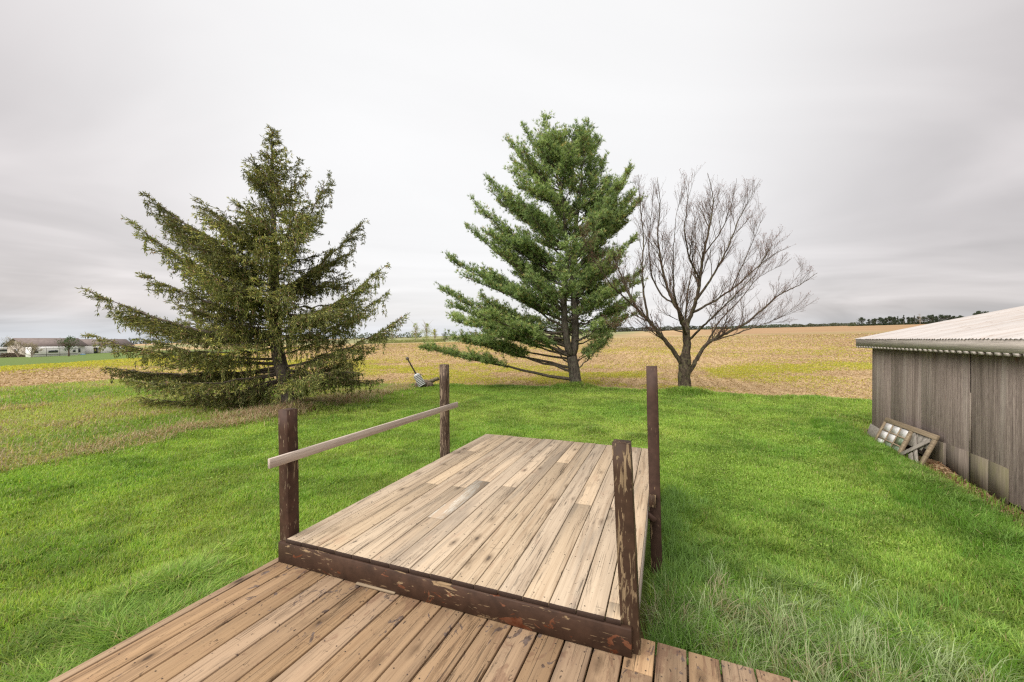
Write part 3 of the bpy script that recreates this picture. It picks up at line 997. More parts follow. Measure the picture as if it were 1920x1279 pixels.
def platform():
    root = empty('raised_platform', (UP0[0], UP0[1], 0), -A21,
                 'raised platform of pale weathered boards with brown posts, stepping up from the lower deck', 'platform')
    ZT = .665
    m = MB()
    ys0, ys1 = -.026, 3.30
    seams = {0: [], 1: [2.4], 2: [1.26], 3: [], 4: [1.28], 5: [1.50], 6: [], 7: [1.45], 8: [], 9: [2.35], 10: [], 11: [], 12: [1.30], 13: [], 14: [1.28], 15: []}
    white = 5
    for i in range(16):
        x0 = .062 + i * PIT
        cuts = [ys0] + seams[i] + [ys1]; rb_ = int(rng.integers(0, 100)) / 100 + .004
        for k, (a, b) in enumerate(zip(cuts[:-1], cuts[1:])):
            e0 = a + (.0025 if k else rng.uniform(-.004, .003)); e1 = b - .0025 if b != ys1 else b + rng.uniform(-.012, .012)
            zt = ZT + rng.uniform(-.0015, .0015)
            xa, xb = x0 + rng.uniform(.0005, .002), x0 + PIT - .0055
            r = rb_ + .0003 * k
            if i == 15 and k == 0:
                m.box(xa, 2.318, e0, .105, zt - .025, zt, r=r, bev=.0018)
                m.box(xa, xb, .1075, e1, zt - .025, zt, r=r, bev=.0018)
            else:
                m.box(xa, xb, e0, e1, zt - .025, zt, r=r, bev=.0018)
    m.build('decking', M['deck_up'], root)
    nl = MB()
    for i in range(16):
        for k in range(8):
            for u in (.035, .108):
                cx_, cy_ = .062 + i * PIT + u + rng.normal(0, .004), .02 + k * .45 + rng.normal(0, .006)
                a = np.arange(6) * math.pi / 3
                V = np.vstack([np.stack([cx_ + .0038 * np.cos(a), cy_ + .0038 * np.sin(a), np.full(6, ZT + .0022)], 1), [cx_, cy_, ZT + .0026]])
                nl.add(V, None, [(q, (q + 1) % 6, 6) for q in range(6)])
    o = nl.build('nail_heads', plain('rusty_nails', (.05, .035, .028), .7), root); o['kind'] = 'stuff'
    # patch of whitened old paint on one board, as a sheet just above it
    n = NT('whitened_board', .8, .2)
    v = n.obj()
    g = n.noise(n.mapping(v, (110, 9, 1)), 1.0, 5, .7, .6)
    g2 = n.noise(n.mapping(v, (14, 2, 1)), 1.0, 4)
    c = n.mix(n.rng(g, .44, .58), (.46, .42, .355), (.33, .26, .185))
    c = n.mix(n.rng(g2, .50, .56, 0, .9), c, (.36, .275, .195)); n.color(c)
    p = MB(); xa = .062 + 5 * PIT + .003; p.box(xa, xa + PIT - .010, .62, 1.492, ZT + .0016, ZT + .0026)
    p.build('whitened_board', n.m, root)
    # rim
    m = MB(); m.box(-.0, 2.372, -.038, -.001, .502, .640, r=.3, bev=.004)
    m.build('rim_board', M['paint_board'], root)
    m = MB(); m.box(2.352, 2.388, .11, 3.28, .50, .638, r=.8, bev=.003); m.box(.066, .10, .10, 3.28, .50, .638, r=.5, bev=.003)
    m.box(.102, 2.35, 3.245, 3.28, .50, .638, r=.1, bev=.003)
    m.build('side_rim', M['rail'], root)
    m = MB()
    for k in range(7): m.box(.11, 2.345, .30 + k * .45, .34 + k * .45, .50, .636, r=k * .13)
    m.build('joists', M['joist'], root)
    # local coordinates of world offsets
    def loc(wx, wy, z):
        d = np.array([wx, wy]) - UP0
        return (d @ QV, d @ DV, z)
    specs = [('paint_some', (.016, .046, .36), (-.002, .046, 1.553), 'brown post with chipped paint, front left', .1),
             ('paint', (2.372, .046, .36), None, 'heavily peeling brown post, front right', .45),
             ('paint_much', (.010, 2.22, -.1), (-.004, 2.22, 1.745), 'flaking post at the far end of the rail', .7),
             ('paint_clean', (2.462, 1.55, -.1), None, 'tall plain brown post reaching down to the grass', .9)]
    for k, (mt, b, t, lab, r) in enumerate(specs):
        b = np.array(b)
        if t is None:
            if k == 1:
                w = UP0 + QV * b[0] + DV * b[1]; t = np.array(loc(w[0] - .055, w[1] + .01, 1.535))
            else:
                w = UP0 + QV * b[0] + DV * b[1]; t = np.array(loc(w[0] - .045, w[1] + .02, 1.824))
        mm = MB(); lean_post(mm, b, t, .0889, r)
        o = mm.build('post', M[mt], root); o['label'] = lab
    # single rail nailed to the inner faces of the left posts
    rr = empty  # noqa
    P0 = np.array([.052, -.16, 1.229]); P1 = np.array([.047, 2.42, 1.229])
    m = MB(); d = (P1 - P0); L = np.linalg.norm(d); d /= L
    ex = np.array([d[1], -d[0], 0]); ez = np.array([0, 0, 1.0])
    m.box(.004, .026, 0, L, -.0325, .0325, r=.5, M=basis(P0 + ex * 0.004, ex, d, ez), bev=.0025)
    m.build('rail', M['rail'], root)
    # block and broken brace left on the tall right post
    m = MB(); m.box(2.395, 2.452, 1.455, 1.503, .66, .755, r=.2, bev=.003)
    m.build('block', M['paint'], root)
    m = MB()
    Mx = basis(np.array([2.40, 1.47, .585]), np.array([.80, 0, -.6]), np.array([0, 1, 0]), np.array([.6, 0, .8]))
    m.box(-.04, .06, -.02, .02, -.02, .02, r=.6, M=Mx, bev=.003)
    m.build('brace', M['paint_clean'], root)
    for px, py in ((.2, 3.1), (2.2, 3.1), (1.2, 1.8)):
        m = MB(); m.box(px - .045, px + .044, py - .045, py + .044, -.1, .495, r=px); m.build('leg', M['joist'], root)


platform()


def splinter():
    a = np.array([(668 - CX) / F * 2.53, 2.53]); b = np.array([(741 - CX) / F * 2.43, 2.43])
    L = np.linalg.norm(b - a); ang = math.atan2(b[1] - a[1], b[0] - a[0])
    root = MB()
    root.box(0, L, -.012, .012, 0, .011, r=.2, bev=.002)
    o = root.build('wood_strip', M['sash']); o.location = (a[0], a[1], .503); o.rotation_euler = (0, 0, ang)
    tag(o, 'thin loose strip of wood lying against the painted front board', 'stick')


splinter()


# ------------------------------------------------------------------ shed
def shed():
    root = empty('wooden_shed', (C0[0], C0[1], 0), math.atan2(-WV[1], -WV[0]),
                 'old grey timber shed with rusty white metal roof at the right', 'shed')
    # local: +X along the wall towards the camera, +Y = into the shed or out? (rotation of +90 from -WV)
    ex = -WV; ey = np.array([-ex[1], ex[0]])     # ey = (.896,-.443) = into the shed
    Ls, D = 8.0, 6.0
    n = NT('weathered_boards', .9, .15)
    ob = n.obj()
    g = n.noise(n.mapping(ob, (34, 34, .9)), 1.0, 7, .68, .4)
    g2 = n.noise(n.mapping(ob, (5.0, 5, .25)), 1.0, 4, .6, .3)
    wide = n.noise(n.mapping(ob, (1.8, 1, .12), (4, 0, 0)), 1.0, 3)
    fine = n.noise(n.mapping(ob, (90, 90, 9), (3, 0, 1)), 1.0, 3, .7)
    c = n.mix(n.rng(n.math('ADD', n.math('MULTIPLY', g, .6), n.math('MULTIPLY', fine, .4)), .38, .64), (.118, .090, .080), (.375, .305, .268))
    c = n.mix(n.rng(wide, .42, .62, 0, .45), c, n.mix(1.0, c, (1.22, 1.22, 1.22), 'MULTIPLY'))
    c = n.mix(n.rng(g2, .55, .72, 0, .55), c, (.38, .335, .295))
    c = n.mix(n.rng(g2, .46, .34, 0, .55), c, (.115, .09, .075))
    ls = n.noise(n.mapping(ob, (46, 46, 1.6), (9, 0, 2)), 1.0, 4, .6)
    c = n.mix(n.rng(ls, .67, .73, 0, .65), c, (.40, .35, .30))
    dkc = n.noise(n.mapping(ob, (60, 60, 1.3), (2, 0, 7)), 1.0, 2, .5)
    c = n.mix(n.rng(dkc, .68, .72, 0, .7), c, (.03, .024, .02))
    rd = n.noise(n.mapping(ob, (8, 8, 1.2), (2, 0, 1)), 1.0, 5, .6)
    sx = n.n('SeparateXYZ'); n.l(ob, sx.inputs[0])
    topm = n.rng(sx.outputs['Z'], 1.55, 1.88, 0, .12)
    c = n.mix(n.rng(n.math('ADD', rd, topm), .66, .74, 0, .55), c, (.20, .085, .055))
    n.color(c)
    n.bump(n.math('ADD', g, n.math('MULTIPLY', fine, .6)), .7, .008)
    wallm = n.m
    # front wall as boards of uneven width with narrow joints
    m = MB(); x = 0.0
    joints = [1.05, 2.35, 3.83, 5.2, 6.5, 7.99]
    prev = 0.0
    for jx in joints:
        m.box(prev, jx - .004, 0.0, .05, .05 if prev else .02, 1.905, r=jx, bev=.003)
        prev = jx
    m.build('wall', wallm, root)
    m = MB()
    m.box(.0, 7.99, .055, .08, .0, 1.9); m.box(0.0, .05, .082, D, 0, 1.9); m.box(7.94, 7.99, .082, D, 0, 1.9); m.box(.0, 7.99, D + .002, D + .05, 0, 1.9)
    # gable infill
    for xx in (0.0, 7.94):
        V = [(xx, .06, 1.9), (xx, D, 1.9), (xx, D / 2, 2.62), (xx + .05, .06, 1.9), (xx + .05, D, 1.9), (xx + .05, D / 2, 2.62)]
        m.add(V, [(0, 2, 5, 3), (1, 4, 5, 2)], [(0, 1, 2), (3, 5, 4)])
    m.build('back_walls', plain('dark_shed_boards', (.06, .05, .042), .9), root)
    # paler mossy patch boards along the foot of the wall
    n = NT('mossy_patch_boards', .9, .15)
    ob = n.obj()
    g = n.noise(n.mapping(ob, (26, 26, 1.6)), 1.0, 6, .65, .4)
    c = n.mix(n.rng(g, .32, .68), (.10, .08, .066), (.25, .205, .17))
    mo = n.noise(n.mapping(ob, (2.6, 2, 1.2), (1.3, 0, 0)), 1.0, 4)
    c = n.mix(n.rng(mo, .47, .66, 0, .7), c, (.175, .16, .085))
    n.color(c); n.bump(g, .6, .006)
    m = MB()
    for a, b, t0, t1 in ((2.62, 3.20, .40, .43), (3.203, 3.815, .435, .455), (3.855, 4.25, .45, .46), (4.252, 4.64, .46, .455)):
        V = [(a, -.012, .02), (b, -.012, .02), (b, -.012, t1), (a, -.012, t0), (a, -.001, .02), (b, -.001, .02), (b, -.001, t1), (a, -.001, t0)]
        m.add(V, [(0, 1, 2, 3), (1, 5, 6, 2), (3, 2, 6, 7), (0, 3, 7, 4), (4, 5, 1, 0)], r=a)
    m.build('patch_board', n.m, root)
    # gaping joint (dark slit) with lifted board edge
    m = MB()
    m.box(3.826, 3.838, -.016, .0, .06, .62, r=.3)
    m.box(3.818, 3.824, -.006, .0, .62, 1.88, r=.6)
    m.build('split_edge', plain('split_dark', (.035, .028, .022), .9), root)
    m = MB()
    m.box(3.840, 3.850, -.018, -.001, .40, 1.30, r=.3)
    m.build('splintered_edge', old_wood('splintered_wood', (.34, .29, .24), (.20, .16, .13), 'Z'), root)
    # eave board with a toothed lower edge
    y0, y1 = -.20, -.168
    z0, z1 = 1.893, 2.058
    m = MB()
    m.box(-.36, 8.3, y0, y1, z0, z1, r=.4)
    x = -.33
    while x < 8.2:
        w = .10 + rng.uniform(-.006, .006)
        zz = z0 - .038
        V = [(x, y0, z0), (x + w, y0, z0), (x + w - .012, y0, zz), (x + .012, y0, zz)]
        V += [(a, y1, c_) for a, _, c_ in V]
        m.add(V, [(0, 3, 2, 1), (4, 5, 6, 7), (0, 1, 5, 4), (1, 2, 6, 5), (2, 3, 7, 6), (3, 0, 4, 7)], r=.4)
        x += .165
    m.build('fascia', old_wood('grey_fascia', (.52, .465, .42), (.27, .24, .215), 'X', 1.6, .6), root)
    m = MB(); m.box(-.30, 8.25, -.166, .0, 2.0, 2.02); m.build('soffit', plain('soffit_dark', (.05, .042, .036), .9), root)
    # corrugated roof: two slopes, profile runs up the slope
    n = NT('white_rusty_roof', .5, .4)
    ob = n.obj()
    r1 = n.noise(n.mapping(ob, (9, .5, 1)), 1.0, 6, .7, .6)
    r2 = n.noise(n.mapping(ob, (1.5, .5, 1)), 1.0, 4, .6)
    c = n.mix(n.rng(r2, .35, .65, 0, .5), (.45, .42, .40), (.31, .28, .258))
    c = n.mix(n.rng(r1, .54, .68, 0, .8), c, (.27, .175, .11))
    sp = n.noise(n.mapping(ob, (14, 9, 1), (3, 2, 0)), 1.0, 4, .6)
    c = n.mix(n.rng(sp, .66, .70, 0, .8), c, (.15, .09, .06))
    dr = n.noise(n.mapping(ob, (30, 1.0, 1), (5, 0, 0)), 1.0, 4, .6)
    c = n.mix(n.rng(dr, .52, .66, 0, .55), c, (.30, .225, .17))
    n.color(c); n.b.inputs['Metallic'].default_value = 0.0
    n.bump(r1, .2, .004)
    nx = 8 * 70; xs = np.linspace(-.40, 8.35, nx)
    hz = .006 * np.cos(xs * 2 * math.pi / .0825)
    slope = .25
    ysl = np.array([-.212, -.1, .6, 1.4, 2.2, 3.0])
    V = []; lip = rng.normal(0, .004, nx)
    for k, yy in enumerate(ysl):
        z = 2.062 + (yy + .212) * slope + hz + (.008 * np.sin(xs * 1.7 + k) if k > 0 else -.004 + lip)
        V.append(np.stack([xs, np.full(nx, yy), z], 1))
    for k, yy in enumerate(2 * 3.0 - ysl[::-1][1:]):
        z = 2.062 + (6.0 - yy + .212) * slope + hz
        V.append(np.stack([xs, np.full(nx, yy), z], 1))
    nr = len(V); V = np.vstack(V)
    i = np.arange(nr - 1)[:, None] * nx + np.arange(nx - 1)[None, :]
    Q = np.stack([i, i + 1, i + nx + 1, i + nx], -1).reshape(-1, 4)
    m = MB(); m.add(V, Q)
    V2 = V.copy(); V2[:, 2] -= .004
    m.add(V2, Q[:, ::-1])
    m.build('roof', n.m, root, smooth=True)
    # rafters under the gable overhang
    m = MB()
    V = [(-.35, -.16, 1.93), (-.35, 3.0, 2.72), (-.35, 3.0, 2.84), (-.35, -.16, 2.045), (-.31, -.16, 1.93), (-.31, 3.0, 2.72), (-.31, 3.0, 2.84), (-.31, -.16, 2.045)]
    m.add(V, [(0, 1, 2, 3), (7, 6, 5, 4), (0, 4, 5, 1), (3, 2, 6, 7), (0, 3, 7, 4)])
    m.build('barge_board', M['greywood'], root)


shed()


def old_door():
    """half-glazed door lying on its long edge against the shed wall"""
    TL = np.array([7.248, 7.748, .545]); TR = np.array([6.692, 6.275, .544]); BL = np.array([7.022, 7.833, -.04])
    ex = (TR - TL); L = np.linalg.norm(ex); ex /= L
    ey = (BL - TL); W = np.linalg.norm(ey); ey /= W            # down the leaning face
    ez = np.cross(ex, ey); ez /= np.linalg.norm(ez); ey = np.cross(ez, ex)      # local Z points to the wall
    root = bpy.data.objects.new('old_door', None); col.objects.link(root)
    Mt = Matrix([[ex[0], ey[0], ez[0], TL[0]], [ex[1], ey[1], ez[1], TL[1]], [ex[2], ey[2], ez[2], TL[2]], [0, 0, 0, 1]])
    root.matrix_world = Mt
    root.location = TL; root.rotation_euler = Mt.to_euler()
    tag(root, 'broken old wooden door with nine panes and crossed boards leaning on the shed', 'door')
    t = -.035
    def piece(name, boxes, mat, label=None):
        m = MB()
        for k, b in enumerate(boxes): m.box(*b[:4], -b[5], -b[4], r=float(rng.random()), bev=.003)
        o = m.build(name, mat, root)
        if label: o['label'] = label
        return o
    mid = .90
    piece('stile', [(0, L, 0, .085, t, 0)], M['sash'])
    piece('stile', [(0, mid * .98, W - .07, W, t, -.004)], M['sash'])
    piece('rail', [(0, .065, .087, W - .072, t, -.002)], M['sash'])
    piece('rail', [(mid - .045, mid + .045, .087, W - .01, t, .002)], M['sash'])
    piece('rail', [(L - .085, L, .087, W + .02, t, -.002)], M['sash'])
    gx = np.linspace(.065, mid - .045, 4); gy = np.linspace(.087, W - .072, 4)
    bars = []
    for a in gx[1:-1]: bars.append((a - .011, a + .011, .088, W - .073, -.026, -.006))
    for b in gy[1:-1]: bars.append((.066, mid - .046, b - .010, b + .010, -.024, -.008))
    m = MB()
    for b in bars: m.box(*b[:4], -b[5], -b[4], r=float(rng.random()))
    m.build('glazing_bars', M['sash'], root)
    whitep = NT('pale_glass', .25, .5)
    f = whitep.noise(whitep.obj(), 16, 5)
    whitep.color(whitep.mix(whitep.rng(f, .3, .7), (.46, .45, .44), (.60, .59, .58)))
    greenp = NT('green_glass', .12, .6)
    f = greenp.noise(greenp.obj(), 9, 5)
    greenp.color(greenp.mix(greenp.rng(f, .35, .65), (.06, .095, .055), (.16, .20, .13)))
    for a in range(3):
        for b in range(3):
            g = greenp.m if (b == 2 and a > 0) or (a == 2 and b == 1) else whitep.m  # opaque mottled panes: pale for most, green for the lower ones
            m = MB(); m.box(gx[a] + .012, gx[a + 1] - .012, gy[b] + .011, gy[b + 1] - .011, .016, .019)
            m.build('pane', g, root)
    # cross boards of the lower panel, one of them broken away
    def diag(p0, p1, w, z0, z1, nm='cross_brace'):
        p0 = np.array(p0); p1 = np.array(p1); d = p1 - p0; l = np.linalg.norm(d); d /= l
        Mx = np.eye(4); Mx[:3, 0] = (d[0], d[1], 0); Mx[:3, 1] = (-d[1], d[0], 0); Mx[:2, 3] = p0
        m = MB(); m.box(0, l, -w / 2, w / 2, -z1, -z0, r=float(rng.random()), M=Mx, bev=.003); m.build(nm, M['greywood'], root)
    x0, x1 = mid + .05, L - .09
    diag((x0 + .03, .10), (x1 - .02, W - .04), .075, -.028, -.010)
    diag((x1 - .02, .12), (x0 + .02, W - .10), .075, -.0275 + .019, .009)
    diag((x1 - .25, W - .20), (x1 + .02, W + .05), .085, .011, .026)
    # panel boards behind
    m = MB()
    for k in range(4):
        xa = x0 + .002 + k * (x1 - x0) / 4
        m.box(xa, xa + (x1 - x0) / 4 - .004, .09, .32 - .05 * (k % 2), .030, .034, r=float(rng.random()))
    m.build('panel', M['greywood'], root)


old_door()


def base_clutter():
    # plank end poking out behind the shed corner
    p = C0 - WV * .9 + NV * .42
    m = MB(); m.box(-.75, .75, -.02, .02, -.14, .14, r=.3, bev=.004)
    o = m.build('loose_plank', M['greywood'])
    ex = np.array([-WV[0], -WV[1], -.02]); a = at(1636, 812, 8.35)
    o.location = a + np.array([-WV[0], -WV[1], 0]) * .58
    o.rotation_euler = (math.radians(-14), math.radians(2), math.atan2(-WV[1], -WV[0]))
    tag(o, 'short grey plank on edge sticking out behind the old door at the shed corner', 'plank')
    # straw, leaves and twigs washed against the foot of the wall
    m = MB()
    n = 7000
    s = rng.uniform(.2, 7.6, n); d = np.abs(rng.normal(0, .22, n)) + .035
    s = np.where(rng.random(n) < .45, rng.normal(3.2, .45, n), s)
    P = C0[None] - WV[None] * s[:, None] + NV[None] * d[:, None]
    z = gh(P[:, 0], P[:, 1]) + .10 * np.exp(-((s - 3.15) / .5) ** 2) * np.exp(-(d / .22) ** 2) * rng.random(n) + .005 + .01 * rng.random(n)
    C = np.array([.42, .31, .19]) + (np.array([.20, .08, .04]) - np.array([.42, .31, .19])) * (rng.random((n, 1)) ** 1.3)
    leaves(m, np.stack([P[:, 0], P[:, 1], z], 1), rng.uniform(.03, .13, n), C, .75, .16)
    k = rng.random(n) < .3
    leaves(m, np.stack([P[k, 0], P[k, 1], z[k] + .008], 1), rng.uniform(.03, .06, k.sum()), C[k] * .85, .6, .7)
    o = m.build('leaf_litter', DRY)
    tag(o, 'dead leaves, straw and twigs gathered along the foot of the shed wall', 'leaf litter', kind='stuff')


base_clutter()


# ------------------------------------------------------------------ trees
def bez(p0, p1, p2, n):
    t = np.linspace(0, 1, n)[:, None]
    return (1 - t) ** 2 * p0 + 2 * t * (1 - t) * p1 + t * t * p2


def poly_at(P, t):
    """point on polyline by fraction of length"""
    seg = np.linalg.norm(np.diff(P, axis=0), axis=1); L = np.concatenate([[0], np.cumsum(seg)])
    s = np.asarray(t) * L[-1]
    return np.stack([np.interp(s, L, P[:, k]) for k in range(3)], -1), L[-1]


def unit(v): return v / (np.linalg.norm(v, axis=-1, keepdims=True) + 1e-9)


def shoots(m, P, D, L, W, C):
    """needle covered shoots as slim crossed rhombs"""
    n = len(P)
    if not n: return
    D = unit(D); r = rng.normal(size=(n, 3)); A = unit(np.cross(D, r)); B = np.cross(D, A)
    L = np.broadcast_to(L, (n,))[:, None]; W = np.broadcast_to(W, (n,))[:, None]
    mid = P + D * L * .45; tip = P + D * L
    V = np.stack([P, mid + A * W, tip, mid - A * W, mid + B * W, mid - B * W], 1).reshape(-1, 3)
    k = np.arange(n)[:, None] * 6
    Q = np.concatenate([k + np.array([[0, 1, 2, 3]]), k + np.array([[0, 4, 2, 5]])])
    m.add(V, Q, c=np.repeat(C, 6, 0))


def spruce():
    Y0 = 11.95
    base = at(545, 765, Y0)
    root = empty('spruce_tree', (base[0], base[1], gz(base[0], base[1])), 0,
                 'dark drooping spruce tree with long ragged left branches, standing at the lawn edge', 'tree')
    off = np.array(root.location)
    T = np.array([at(548, 775, Y0), at(541, 735, Y0), at(527, 690, Y0), at(517, 640, Y0), at(515, 560, Y0), at(514, 450, Y0), at(512, 350, Y0), at(511, 285, Y0), at(511, 240, Y0)])
    R = [.235, .20, .17, .15, .125, .085, .05, .028, .008]
    mt = MB(); tt = np.linspace(0, 1, 40)
    Tp, TL = poly_at(T, tt); Rr = np.interp(tt, np.linspace(0, 1, len(R)), R)
    Rr[:3] *= np.array([1.35, 1.15, 1.05])
    mt.tube(Tp - off, Rr, 12)
    mt.build('trunk', bark('spruce_bark', (.045, .036, .030), (.14, .115, .095), (.12, .13, .09), (14, 14, 5), .35), root, smooth=True)
    mb = MB(); mf = MB()
    prim = []
    def tr(py):   # trunk point at image row
        zz = EYE - (py - HY) / F * Y0
        f = np.interp(zz, Tp[:, 2], np.arange(len(Tp)))
        return np.array([np.interp(f, np.arange(len(Tp)), Tp[:, k]) for k in range(3)])
    L_ = [(700, 238, 712, -.4, .3), (708, 262, 745, .2, .45), (690, 196, 688, .3, .25), (682, 170, 628, -.3, .30), (648, 158, 541, -.2, .30), (625, 215, 590, .8, .2), (600, 268, 511, .2, .22),
          (575, 246, 413, -.5, .30), (515, 268, 358, .2, .25), (540, 300, 405, 1.0, .2), (560, 330, 470, -1.2, .2), (470, 372, 372, .5, .15), (430, 436, 372, .2, .08), (390, 472, 292, .0, .02), (350, 478, 330, -.3, .04),
          (480, 405, 420, -.8, .1), (650, 290, 640, -1.5, .3), (705, 330, 735, -1.2, .3)]
    R_ = [(690, 714, 712, .0, .15), (688, 762, 590, -.3, .35), (655, 727, 548, .5, .25), (625, 728, 496, .0, .22), (600, 690, 560, -1.0, .2), (560, 682, 416, .2, .22), (545, 660, 470, .9, .1), (495, 621, 326, .0, .2),
          (450, 600, 400, -.6, .1), (395, 576, 322, .2, .05), (355, 562, 300, -.2, .0), (320, 545, 285, 0, 0), (700, 640, 690, -1.0, .2), (705, 690, 660, .9, .25)]
    for a, px, py, dy, sag in L_ + R_:
        p0 = tr(a); p2 = at(px, py, Y0 + dy)
        prim.append((p0, p2, sag * 1.6, 1.0))
        for _ in range(1 if a > 380 else 0):
            w = rng.uniform(.55, .86); q = tr(a + rng.uniform(-22, 22)); e = at(px + rng.uniform(-30, 30), py + rng.uniform(-25, 30), Y0 + dy + rng.normal(0, 1.0))
            prim.append((q, q + (e - q) * w, sag * 1.2, .7))
    # branches all round, including towards and away from the viewer
    for k in range(40):
        t = rng.uniform(.13, .93); zz = .95 + (8.35 - .95) * t
        f = np.interp(zz, Tp[:, 2], np.arange(len(Tp))); p0 = np.array([np.interp(f, np.arange(len(Tp)), Tp[:, j]) for j in range(3)])
        az = rng.uniform(0, 2 * math.pi)
        lim = float(np.interp(t, [0, .35, .6, .72, .85, 1], [3.4, 2.7, 1.75, 1.05, .5, .12]))
        if math.cos(az) < -.5: lim *= 1.08
        ln = lim * rng.uniform(.62, 1.0)
        rise = rng.uniform(.05, .42) + .5 * t
        p2 = p0 + np.array([math.cos(az) * ln, math.sin(az) * ln, ln * rise * (.45 + .5 * t)])
        prim.append((p0, p2, .12 * ln, .62))
    for k in range(34):      # boughs facing the house hide most of the stem
        t = rng.uniform(.13, .82); zz = .95 + 7.4 * t
        f = np.interp(zz, Tp[:, 2], np.arange(len(Tp))); p0 = np.array([np.interp(f, np.arange(len(Tp)), Tp[:, j]) for j in range(3)])
        az = rng.uniform(-150, -30) * math.pi / 180; ln = float(np.interp(t, [0, .5, .8], [2.6, 1.7, .9])) * rng.uniform(.5, 1)
        prim.append((p0, p0 + np.array([math.cos(az) * ln, math.sin(az) * ln, ln * rng.uniform(.1, .5)]), .15 * ln, .8))
    # leader whorls
    for k in range(34):
        t = rng.uniform(.76, .985); zz = 1 + 7.38 * t
        p0 = np.array([Tp[-1][0], Y0, zz]); az = rng.uniform(0, 6.28); ln = (1.75 * (1 - t) + .08) * rng.uniform(.6, 1)
        prim.append((p0, p0 + np.array([math.cos(az) * ln, math.sin(az) * ln, ln * .85]), 0, .5))
    olive = np.array([.275, .295, .100]); dark = np.array([.120, .140, .055]); tipc = np.array([.46, .44, .150]); brown = np.array([.33, .22, .135])
    def colr(n, w):
        C = dark + (olive - dark) * rng.random((n, 1)); k = rng.random(n) < w; C[k] = tipc * rng.uniform(.7, 1.1, (k.sum(), 1))
        k = rng.random(n) < .09; C[k] = brown
        return C
    for p0, p2, sag, dens in prim:
        ln = np.linalg.norm(p2 - p0); bright = rng.uniform(.65, 1.65)
        def colr_(n, w): return colr(n, w) * bright
        mid = p0 + (p2 - p0) * .55 + np.array([0, 0, -sag])
        P = bez(p0, mid, p2, 14)
        P[1:-1] += rng.normal(0, .02, (12, 3))
        rr = np.linspace(.010 + .008 * ln, .003, 14)
        mb.tube(P - off, rr, 5)
        yl = rng.uniform(.12, .5)
        nL = max(5, int(ln / .044 * dens))
        tt = rng.uniform(.10 if ln < 1.5 else .16, 1.0, nL)
        Q, _ = poly_at(P, tt); Q2, _ = poly_at(P, np.clip(tt + .03, 0, 1)); Q1, _ = poly_at(P, np.clip(tt - .03, 0, 1))
        Dm = unit(Q2 - Q1)
        side = unit(np.cross(Dm, np.array([0, 0, 1.0])))
        sg = np.where(rng.random(nL) < .5, 1, -1)[:, None]
        ll = (np.minimum(.16 + .20 * ln, .85) * np.sin(np.clip(tt * 1.12, 0, 1) * math.pi * .5 + .35) * (1.12 - tt) * 1.6 + .05) * rng.uniform(.5, 1.1, nL)
        dirs = unit(Dm * rng.uniform(.5, 1.0, (nL, 1)) + side * sg * rng.uniform(.5, 1.0, (nL, 1)) + np.array([0, 0, -.15]))
        for a, d, l in zip(Q, dirs, ll):
            e = a + d * l + np.array([0, 0, -.22 * l * l - .05 * l])
            k = max(4, int(l / .024)); u = rng.uniform(0, 1, k)[:, None]
            pts = a + (e - a) * u
            dd = d * .9 + rng.normal(0, .55, (k, 3)) + np.array([0, 0, -.12])
            shoots(mf, pts - off, dd, rng.uniform(.08, .14, k), rng.uniform(.0075, .0115, k), colr_(k, yl * .8))
            if l > .25: mb.tube(np.array([a, e]) - off, [.006, .002], 3, c=(.13, .10, .07), cap=False)
        # pendulous twigs
        nH = int(ln / .058 * dens * (.25 if ln < .9 else 1))
        tt = rng.uniform(.12, .93, nH)
        Q, _ = poly_at(P, tt)
        for a, t_ in zip(Q, tt):
            s_ = rng.normal(0, .10 + .06 * ln * (1 - t_), 2)
            a = a + np.array([s_[0], s_[1], -.02])
            l = rng.uniform(.12, .44) * (1 if ln < 2 else 1.25) * (1.25 - t_ * .6)
            k = max(4, int(l / .018)); u = rng.uniform(0, 1, k)[:, None]
            pts = a + np.array([0, 0, -1.0]) * l * u + rng.normal(0, .012, (k, 3))
            dd = np.array([0, 0, -1.0]) + rng.normal(0, .45, (k, 3))
            shoots(mf, pts - off, dd, rng.uniform(.07, .125, k), rng.uniform(.0075, .0115, k), colr_(k, yl * .55))
        # bristling tip
        k = 16 if ln > 1 else 6; u = rng.uniform(.84, 1.0, k)
        pts, _ = poly_at(P, u)
        shoots(mf, pts - off, unit(p2 - mid) + rng.normal(0, .5, (k, 3)), rng.uniform(.06, .11, k), .010, colr(k, .5))
    # tuft at the foot
    b0 = at(556, 750, Y0 - .1)
    for k in range(9):
        d = unit(np.array([rng.uniform(.2, 1.0), rng.uniform(-.8, .3), rng.uniform(0, .8)])); l = rng.uniform(.25, .5)
        kk = 30; u = rng.uniform(.1, 1, kk)[:, None]
        shoots(mf, b0 + d * l * u - off, d + rng.normal(0, .6, (kk, 3)), .08, .010, colr(kk, .1) * .9)
    mb.build('branches', bark('spruce_twig_bark', (.075, .06, .048), (.15, .12, .10)), root)
    mf.build('crown', foliage('spruce_needles', .6, .12, .2), root)


